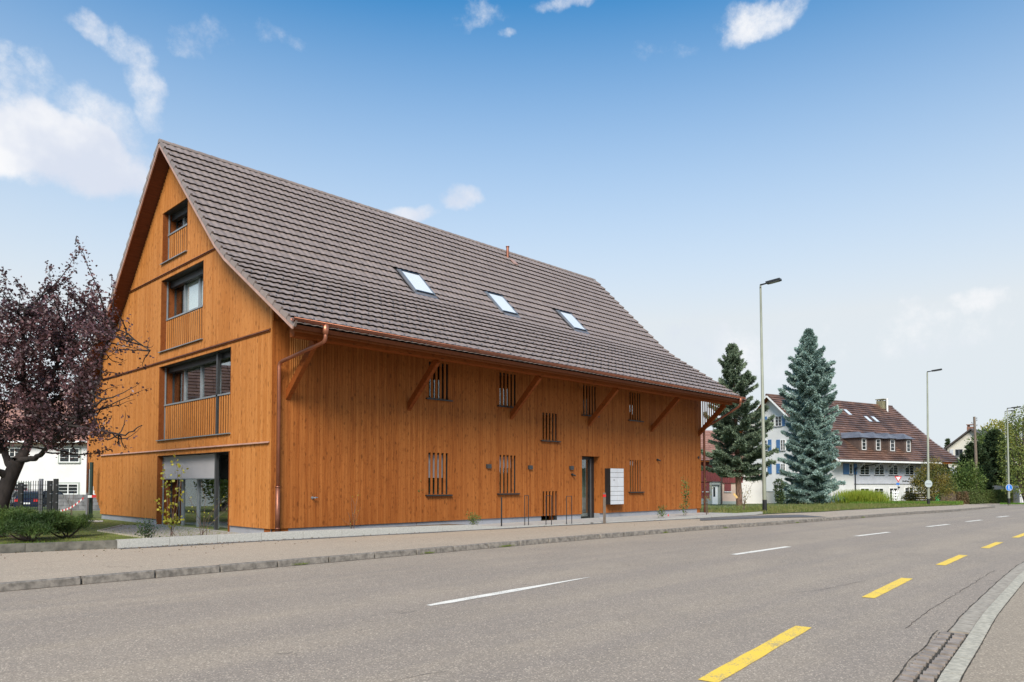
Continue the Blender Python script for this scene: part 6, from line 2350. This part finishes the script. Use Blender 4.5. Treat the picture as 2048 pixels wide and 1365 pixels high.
bushy('ivy_column', 'narrow dark climber on the wall left of the blue spruce', 'climber', gp(1558, 66), [(1558, 968, 66, .45), (1557, 980, 66, .42), (1559, 992, 66, .42), (1560, 1001, 66, .4)], 1200, .15, .1, 'leaf_dark', .03)

bushy('garden_tree', 'round green garden tree mirrored in the ground floor glazing', 'tree', gp(-190, 25.6, .1), [(-190, 930, 25.6, 1.1), (-230, 900, 25.6, 1.2), (-170, 970, 25.6, .9), (-250, 980, 25.4, 1.0), (-300, 950, 25.6, 1.1)], 5000, .14, .09, 'leaf_green', .08)

# hedge
def hedge(name, label, pa, pb_, F0, F1, ytop0, ytop1, dep, mat, n):
    a, b_ = gp(pa, F0, 0), gp(pb_, F1, 0)
    za, zb = float(onF(pa, ytop0, F0)[2]), float(onF(pb_, ytop1, F1)[2])
    t = thing(name, label, 'hedge', a)
    d = unit(b_ - a)
    nn = unit(np.cross(d, UP0))
    if nn @ toCam < 0: nn = -nn
    L_ = np.linalg.norm(b_ - a)
    core = MB().hexa([a - nn * dep, b_ - nn * dep, b_ - nn * .12, a - nn * .12, np.array([*(a - nn * dep)[:2], za - .1]), np.array([*(b_ - nn * dep)[:2], zb - .1]), np.array([*(b_ - nn * .12)[:2], zb - .1]), np.array([*(a - nn * .12)[:2], za - .1])])
    obj('core', core, M['soil'], t)
    s = rng.uniform(0, 1, n)
    top = rng.uniform(0, 1, n) < .35
    P = a + (b_ - a) * s[:, None]
    zt_ = za + (zb - za) * s
    z0_ = P[:, 2].copy()
    zz = np.where(top, zt_ - .05 + rng.normal(size=n) * .03, z0_ + (zt_ - z0_) * rng.uniform(0, 1, n))
    off = np.where(top, rng.uniform(-dep, 0, n), -rng.uniform(0, .12, n))
    P = P + nn * off[:, None]
    P[:, 2] = zz
    Dd = rng.normal(size=(n, 3)) * .6 + nn * .6 + UP0 * .3
    link('foliage', npmesh('foliage', leaves(P, Dd, rng.uniform(.10, .2, n), rng.uniform(.06, .12, n)), 4), M[mat], t)


hedge('clipped_hedge', 'long clipped green hedge left of the blue sign', 1936, 2034, 82, 92, 981, 981.5, 1.2, 'hedge', 9000)
hedge('brown_hedge_end', 'clipped hedge end with a brown dead face', 1914, 1937, 76, 79, 985.5, 985, 1.5, 'hedge_brown', 2600)
hedge('low_hedge', 'short dark clipped hedge piece left of the brown hedge end', 1896, 1914, 79, 78, 985, 985.5, 1.4, 'hedge', 1800)


# --- dwarf pines in the lawn
def pinebush(name, label, blobs, n):
    base = onF(blobs[0][0], 1060, blobs[0][2])
    base[2] = .14
    t = thing(name, label, 'dwarf pine', base, 'dwarf pines on the lawn')
    P, Dd = [], []
    tb = MB()
    for (x, y, F_, r) in blobs:
        c = onF(x, y, F_)
        grow_tube(tb, bez(base, base * .5 + c * .5 - UP0 * .1, c, 5), .03, .01, 5)
        K = int(n * r * r)
        for _ in range(K):
            v = unit(rng.normal(size=3))
            v[2] = abs(v[2]) * .8 - .15
            s0 = c + v * r * rng.uniform(.5, 1.0)
            dd_ = unit(v * .6 + UP0 * .7 + rng.normal(size=3) * .25)
            m_ = 9
            P.append(s0 + dd_ * np.linspace(0, .13, m_)[:, None])
            Dd.append(dd_ * .55 + rng.normal(size=(m_, 3)) * .45)
    P, Dd = np.concatenate(P), np.concatenate(Dd)
    obj('stems', tb, M['bark'], t)
    link('needles', npmesh('needles', leaves(P, Dd, rng.uniform(.06, .11, len(P)), .010, 0.02), 4), M['pine_leaf'], t)


pinebush('dwarf_pine', 'wide bushy dwarf pine at the left edge, in front of the fence', [(60, 1058, 16.6, .36), (30, 1050, 16.6, .34), (5, 1045, 16.8, .36), (85, 1052, 16.8, .32), (105, 1045, 17, .28), (45, 1040, 17, .28), (20, 1068, 16, .28), (75, 1070, 16.2, .26), (-20, 1055, 16.5, .36)], 2600)
pinebush('dwarf_pine', 'smaller dwarf pine nearest the gable, right of the wide one', [(135, 1056, 17.6, .25), (118, 1050, 17.8, .28), (152, 1058, 17.8, .22), (165, 1048, 18, .16), (128, 1067, 17.4, .2), (98, 1062, 17.2, .26), (172, 1042, 18.2, .1)], 2600)


# --- young shrubs round the house
def shrub(name, label, base, stems, leafn, ln, wd, mat, r=.006, spread=.05, barkm='twig', group=None, cat='shrub', leafrange=(.2, 1)):
    """stems: list of pixel polylines at the distance of the base"""
    F_ = F_of(base)
    t = thing(name, label, cat, base, group)
    tb = MB()
    P, Dd = [], []
    tot = 0
    for st in stems:
        q = [np.array(base, float) + rng.normal(size=3) * np.array([.04, .04, 0])] + [onF(x, y, F_ + rng.uniform(-.15, .15)) for x, y in st]
        pl_ = []
        for i in range(len(q) - 1):
            for s in np.linspace(0, 1, 5)[:-1]: pl_.append(q[i] * (1 - s) + q[i + 1] * s + rng.normal(size=3) * .008)
        pl_.append(q[-1])
        grow_tube(tb, pl_, r, r * .35, 5)
        Lq = sum(np.linalg.norm(pl_[i + 1] - pl_[i]) for i in range(len(pl_) - 1))
        nn = int(leafn * Lq)
        for _ in range(nn):
            s = rng.uniform(*leafrange)
            i = min(len(pl_) - 2, int(s * (len(pl_) - 1)))
            P.append(pl_[i] + rng.normal(size=3) * spread)
            Dd.append(rng.normal(size=3) * .6 + UP0 * .2)
    obj('stems', tb, M[barkm], t)
    if P:
        P, Dd = np.array(P), np.array(Dd)
        link('leaves', npmesh('leaves', leaves(P, Dd, rng.uniform(ln * .6, ln * 1.2, len(P)), rng.uniform(wd * .7, wd * 1.2, len(P)), .1), 4), M[mat], t)
    return t


b = at(345, 1073, .2)
shrub('yellow_shrub', 'young shrub with yellow autumn leaves in front of the ground floor glazing', b, [[(335, 1020), (332, 965), (324, 925)], [(350, 1010), (357, 950), (350, 905)], [(352, 1030), (360, 980), (366, 930)], [(330, 1040), (318, 1010), (314, 1000)], [(345, 1040), (340, 1000), (336, 970)]], 12, .09, .07, 'leaf_yellow', .008, .05, leafrange=(.5, 1))
clump_leaves(D.objects['yellow_shrub'], 'leaf_clump', [onF(352, 1040, F_of(b)), onF(338, 1045, F_of(b)), onF(334, 970, F_of(b)), onF(330, 1028, F_of(b)), onF(343, 1012, F_of(b))], [.13, .12, .07, .08, .07], 120, .07, .055, M['leaf_yellow'], shell=.2)['kind'] = 'stuff'
b = at(295, 1077, .2)
shrub('dark_shrub', 'small dark green shrub at the corner of the gravel terrace', b, [[(290, 1060), (287, 1045)], [(298, 1060), (300, 1042)], [(305, 1065), (308, 1052)], [(286, 1068), (282, 1056)]], 260, .045, .035, 'leaf_dark', .006, .07)
b = at(405, 1075, .2)
shrub('bare_shrub', 'almost bare shrub with arching red brown twigs before the right end of the glazing', b, [[(400, 1040), (385, 1010), (372, 985)], [(415, 1045), (435, 1010), (458, 998)], [(412, 1040), (430, 1015), (455, 990)], [(408, 1040), (410, 1000), (402, 965)], [(402, 1050), (388, 1035), (380, 1022)], [(418, 1050), (448, 1025), (462, 1012)]], 5, .05, .04, 'leaf_yellow', .007, .04)
b = at(705, 1060, .2)
shrub('bare_shrub', 'leafless reddish shrub against the facade left of the first slotted window', b, [[(700, 1035), (690, 1010)], [(708, 1030), (714, 995), (718, 980)], [(712, 1040), (722, 1015)], [(704, 1035), (703, 1000)], [(697, 1048), (684, 1038)], [(710, 1035), (708, 1008), (700, 992)]], 5, .04, .03, 'leaf_yellow', .006, .03)
b = at(830, 1052, .2)
shrub('climber_plant', 'slender young plant with green leaves beside the first slotted window', b, [[(829, 1020), (828, 970), (830, 932)], [(832, 1020), (836, 990), (841, 968)], [(826, 1020), (822, 1000)]], 75, .055, .035, 'leaf_green', .006, .05)
b = at(946, 1050, .2)
shrub('small_shrub', 'low green shrub before the facade between first and second slotted window', b, [[(940, 1040), (934, 1030)], [(948, 1040), (950, 1027)], [(953, 1042), (960, 1034)], [(944, 1040), (943, 1028)]], 170, .05, .03, 'leaf_green', .005, .06)
b = at(1323, 1034, .2)
shrub('small_shrub', 'low green shrub before the facade near the last slotted window', b, [[(1320, 1025), (1317, 1015)], [(1325, 1025), (1329, 1014)], [(1323, 1024), (1322, 1012)]], 150, .055, .035, 'leaf_green', .005, .06)
b = at(1371, 1030, .2)
shrub('climber_plant', 'tall slender leafy plant at the far end of the facade', b, [[(1371, 1000), (1369, 975), (1368, 957)], [(1372, 1005), (1373, 985), (1372, 962)], [(1366, 1015), (1357, 1010)]], 90, .075, .045, 'leaf_green', .006, .06)
b = at(1413, 1029, .2)
shrub('bare_sapling', 'bare sapling just right of the far downpipe', b, [[(1413, 1005), (1411, 975), (1409, 950)], [(1414, 1000), (1418, 975)], [(1412, 1010), (1405, 990)], [(1414, 1005), (1421, 985), (1424, 965)]], 9, .07, .05, 'leaf_autumn', .012, .06)
b = at(1489, 1021, .2)
shrub('bare_sapling', 'bare sapling right of the fir trunk, before the white annexe', b, [[(1489, 995), (1493, 970)], [(1491, 995), (1503, 970), (1508, 960)], [(1487, 1000), (1483, 975)], [(1492, 1000), (1502, 985)]], 12, .08, .06, 'leaf_autumn', .012, .08)
b = gp(143, 30)
shrub('bare_sapling', 'thin bare sapling in front of the grey block wall', b, [[(143, 1010), (138, 985)], [(144, 1010), (147, 990), (150, 982)], [(141, 1015), (132, 998), (130, 990)]], 3, .05, .04, 'leaf_autumn', .012, .05)


# --- grass and weeds
def blades(name, label, pts_fn, n, h, w, mat, spread=.35, cat='grass'):
    P = np.array([pts_fn() for _ in range(n)])
    Dd = np.concatenate([rng.normal(size=(n, 2)) * spread, np.ones((n, 1))], axis=1)
    o = link(name, npmesh(name, leaves(P, Dd, rng.uniform(h * .4, h * 1.3, n), w, .02), 4), M[mat])
    o['kind'] = 'stuff'
    tag(o, label, cat)
    return o


def in_front_lawn():
    while True:
        x = rng.uniform(-13, -.1)
        y = rng.uniform(0, 1) ** 1.6 * 14 + edgeY(x) + .1
        if y > edgeY(x) + .1: return (x, y, .12)


blades('lawn_grass', 'short mown lawn left of the gable', in_front_lawn, 42000, .055, .007, 'grass')
blades('edge_grass', 'brighter longer grass along the dark edging in front of the dwarf pines', lambda: (lambda x: (x, edgeY(x) + .11 + abs(rng.normal()) * .35, .12))(rng.uniform(-12, -3.9)), 9000, .14, .009, 'grass_bright')
def pxpt(x0, x1, y0, y1, dz=.12):
    def f():
        p = at(rng.uniform(x0, x1), rng.uniform(y0, y1), dz)
        return tuple(p)
    return f
blades('verge_grass', 'rough grass verge along the far pavement', lambda: (lambda X: (X, edgeY(X) + .05 + abs(rng.normal()) * 3.2, zr(X, edgeY(X)) + .10))(rng.uniform(21, 68)), 26000, .16, .022, 'grass_dry')
blades('tall_weeds', 'tall bright yellow green weeds right of the blue spruce', lambda: (lambda x: (lambda p: (p[0], p[1], zr(p[0], p[1]) + .1))(onF(x, 1000, rng.uniform(64, 71))))(rng.normal(1722, 20)), 9000, 1.15, .045, 'grass_yellow', .25)
blades('meadow_weeds', 'green weeds between the verge and the farmhouse', lambda: (lambda p: (p[0], p[1], zr(p[0], p[1]) + .1))(onF(rng.uniform(1660, 1925), 1000, rng.uniform(64, 76))), 16000, .30, .035, 'grass_dry', .3)
blades('meadow_weeds', 'fresh green grass tufts around the foot of the middle lamp', lambda: (lambda p: (p[0], p[1], zr(p[0], p[1]) + .1))(onF(rng.uniform(1700, 1925), 1000, rng.uniform(62, 70))), 9000, .30, .035, 'grass_bright', .3)
blades('far_lawn', 'strip of grass in the side street junction at the right edge', lambda: (lambda p: (p[0], p[1], zr(p[0], p[1]) + .1))(onF(rng.uniform(2000, 2080), 1000, rng.uniform(68, 74))), 5000, .12, .03, 'grass_bright', .3)
def kerbweed():
    X = rng.choice([.75, 2.9, 3.1, 9.4, 12.6, -2.1, 17.2, 23.0]) + rng.normal() * .08
    return (X, kerbY(X) - .02 + rng.normal() * .015, .01)
blades('kerb_weeds', 'small tufts of weed growing at the foot of the stone kerb', kerbweed, 700, .05, .006, 'grass', .7)
P = []
lf = thing('fallen_leaves', 'scattered dry leaves on pavement and along the granite edging', 'leaf litter', (-2, -1, PAV))
pos = []
for _ in range(420):
    x = rng.normal(-2.3, 1.6) if rng.uniform() < .6 else rng.uniform(-8, 20)
    y = edgeY(x) - abs(rng.normal()) * (.15 if rng.uniform() < .7 else .9)
    pos.append((x, y, zr(x, y) + PAV + .012))
pos = np.array(pos)
o = link('leaf', npmesh('leaf', leaves(pos, rng.normal(size=(len(pos), 3)) * np.array([1, 1, .12]), rng.uniform(.02, .045, len(pos)), .025, .1), 4), M['hedge_brown'], lf)
o['kind'] = 'stuff'

# low wooded hills on the horizon
hm = MB()
Kh = 60
for k in range(Kh):
    a0, a1 = R(-100) + 2 * math.pi * k / Kh, R(-100) + 2 * math.pi * (k + 1) / Kh
    for (rad, h_) in ((420, 9),):
        hh0, hh1 = h_ * (1 + .35 * math.sin(k * 1.3) + .2 * math.sin(k * 3.1)), h_ * (1 + .35 * math.sin((k + 1) * 1.3) + .2 * math.sin((k + 1) * 3.1))
        p0, p1 = (rad * math.cos(a0), rad * math.sin(a0)), (rad * math.cos(a1), rad * math.sin(a1))
        q0, q1 = (p0[0] * 1.25, p0[1] * 1.25), (p1[0] * 1.25, p1[1] * 1.25)
        hm.quad((*p0, -3), (*p1, -3), (p1[0] * 1.1, p1[1] * 1.1, hh1), (p0[0] * 1.1, p0[1] * 1.1, hh0))
        hm.quad((p0[0] * 1.1, p0[1] * 1.1, hh0), (p1[0] * 1.1, p1[1] * 1.1, hh1), (*q1, -3), (*q0, -3))
struct(obj('hills', hm, M['leaf_dark']))
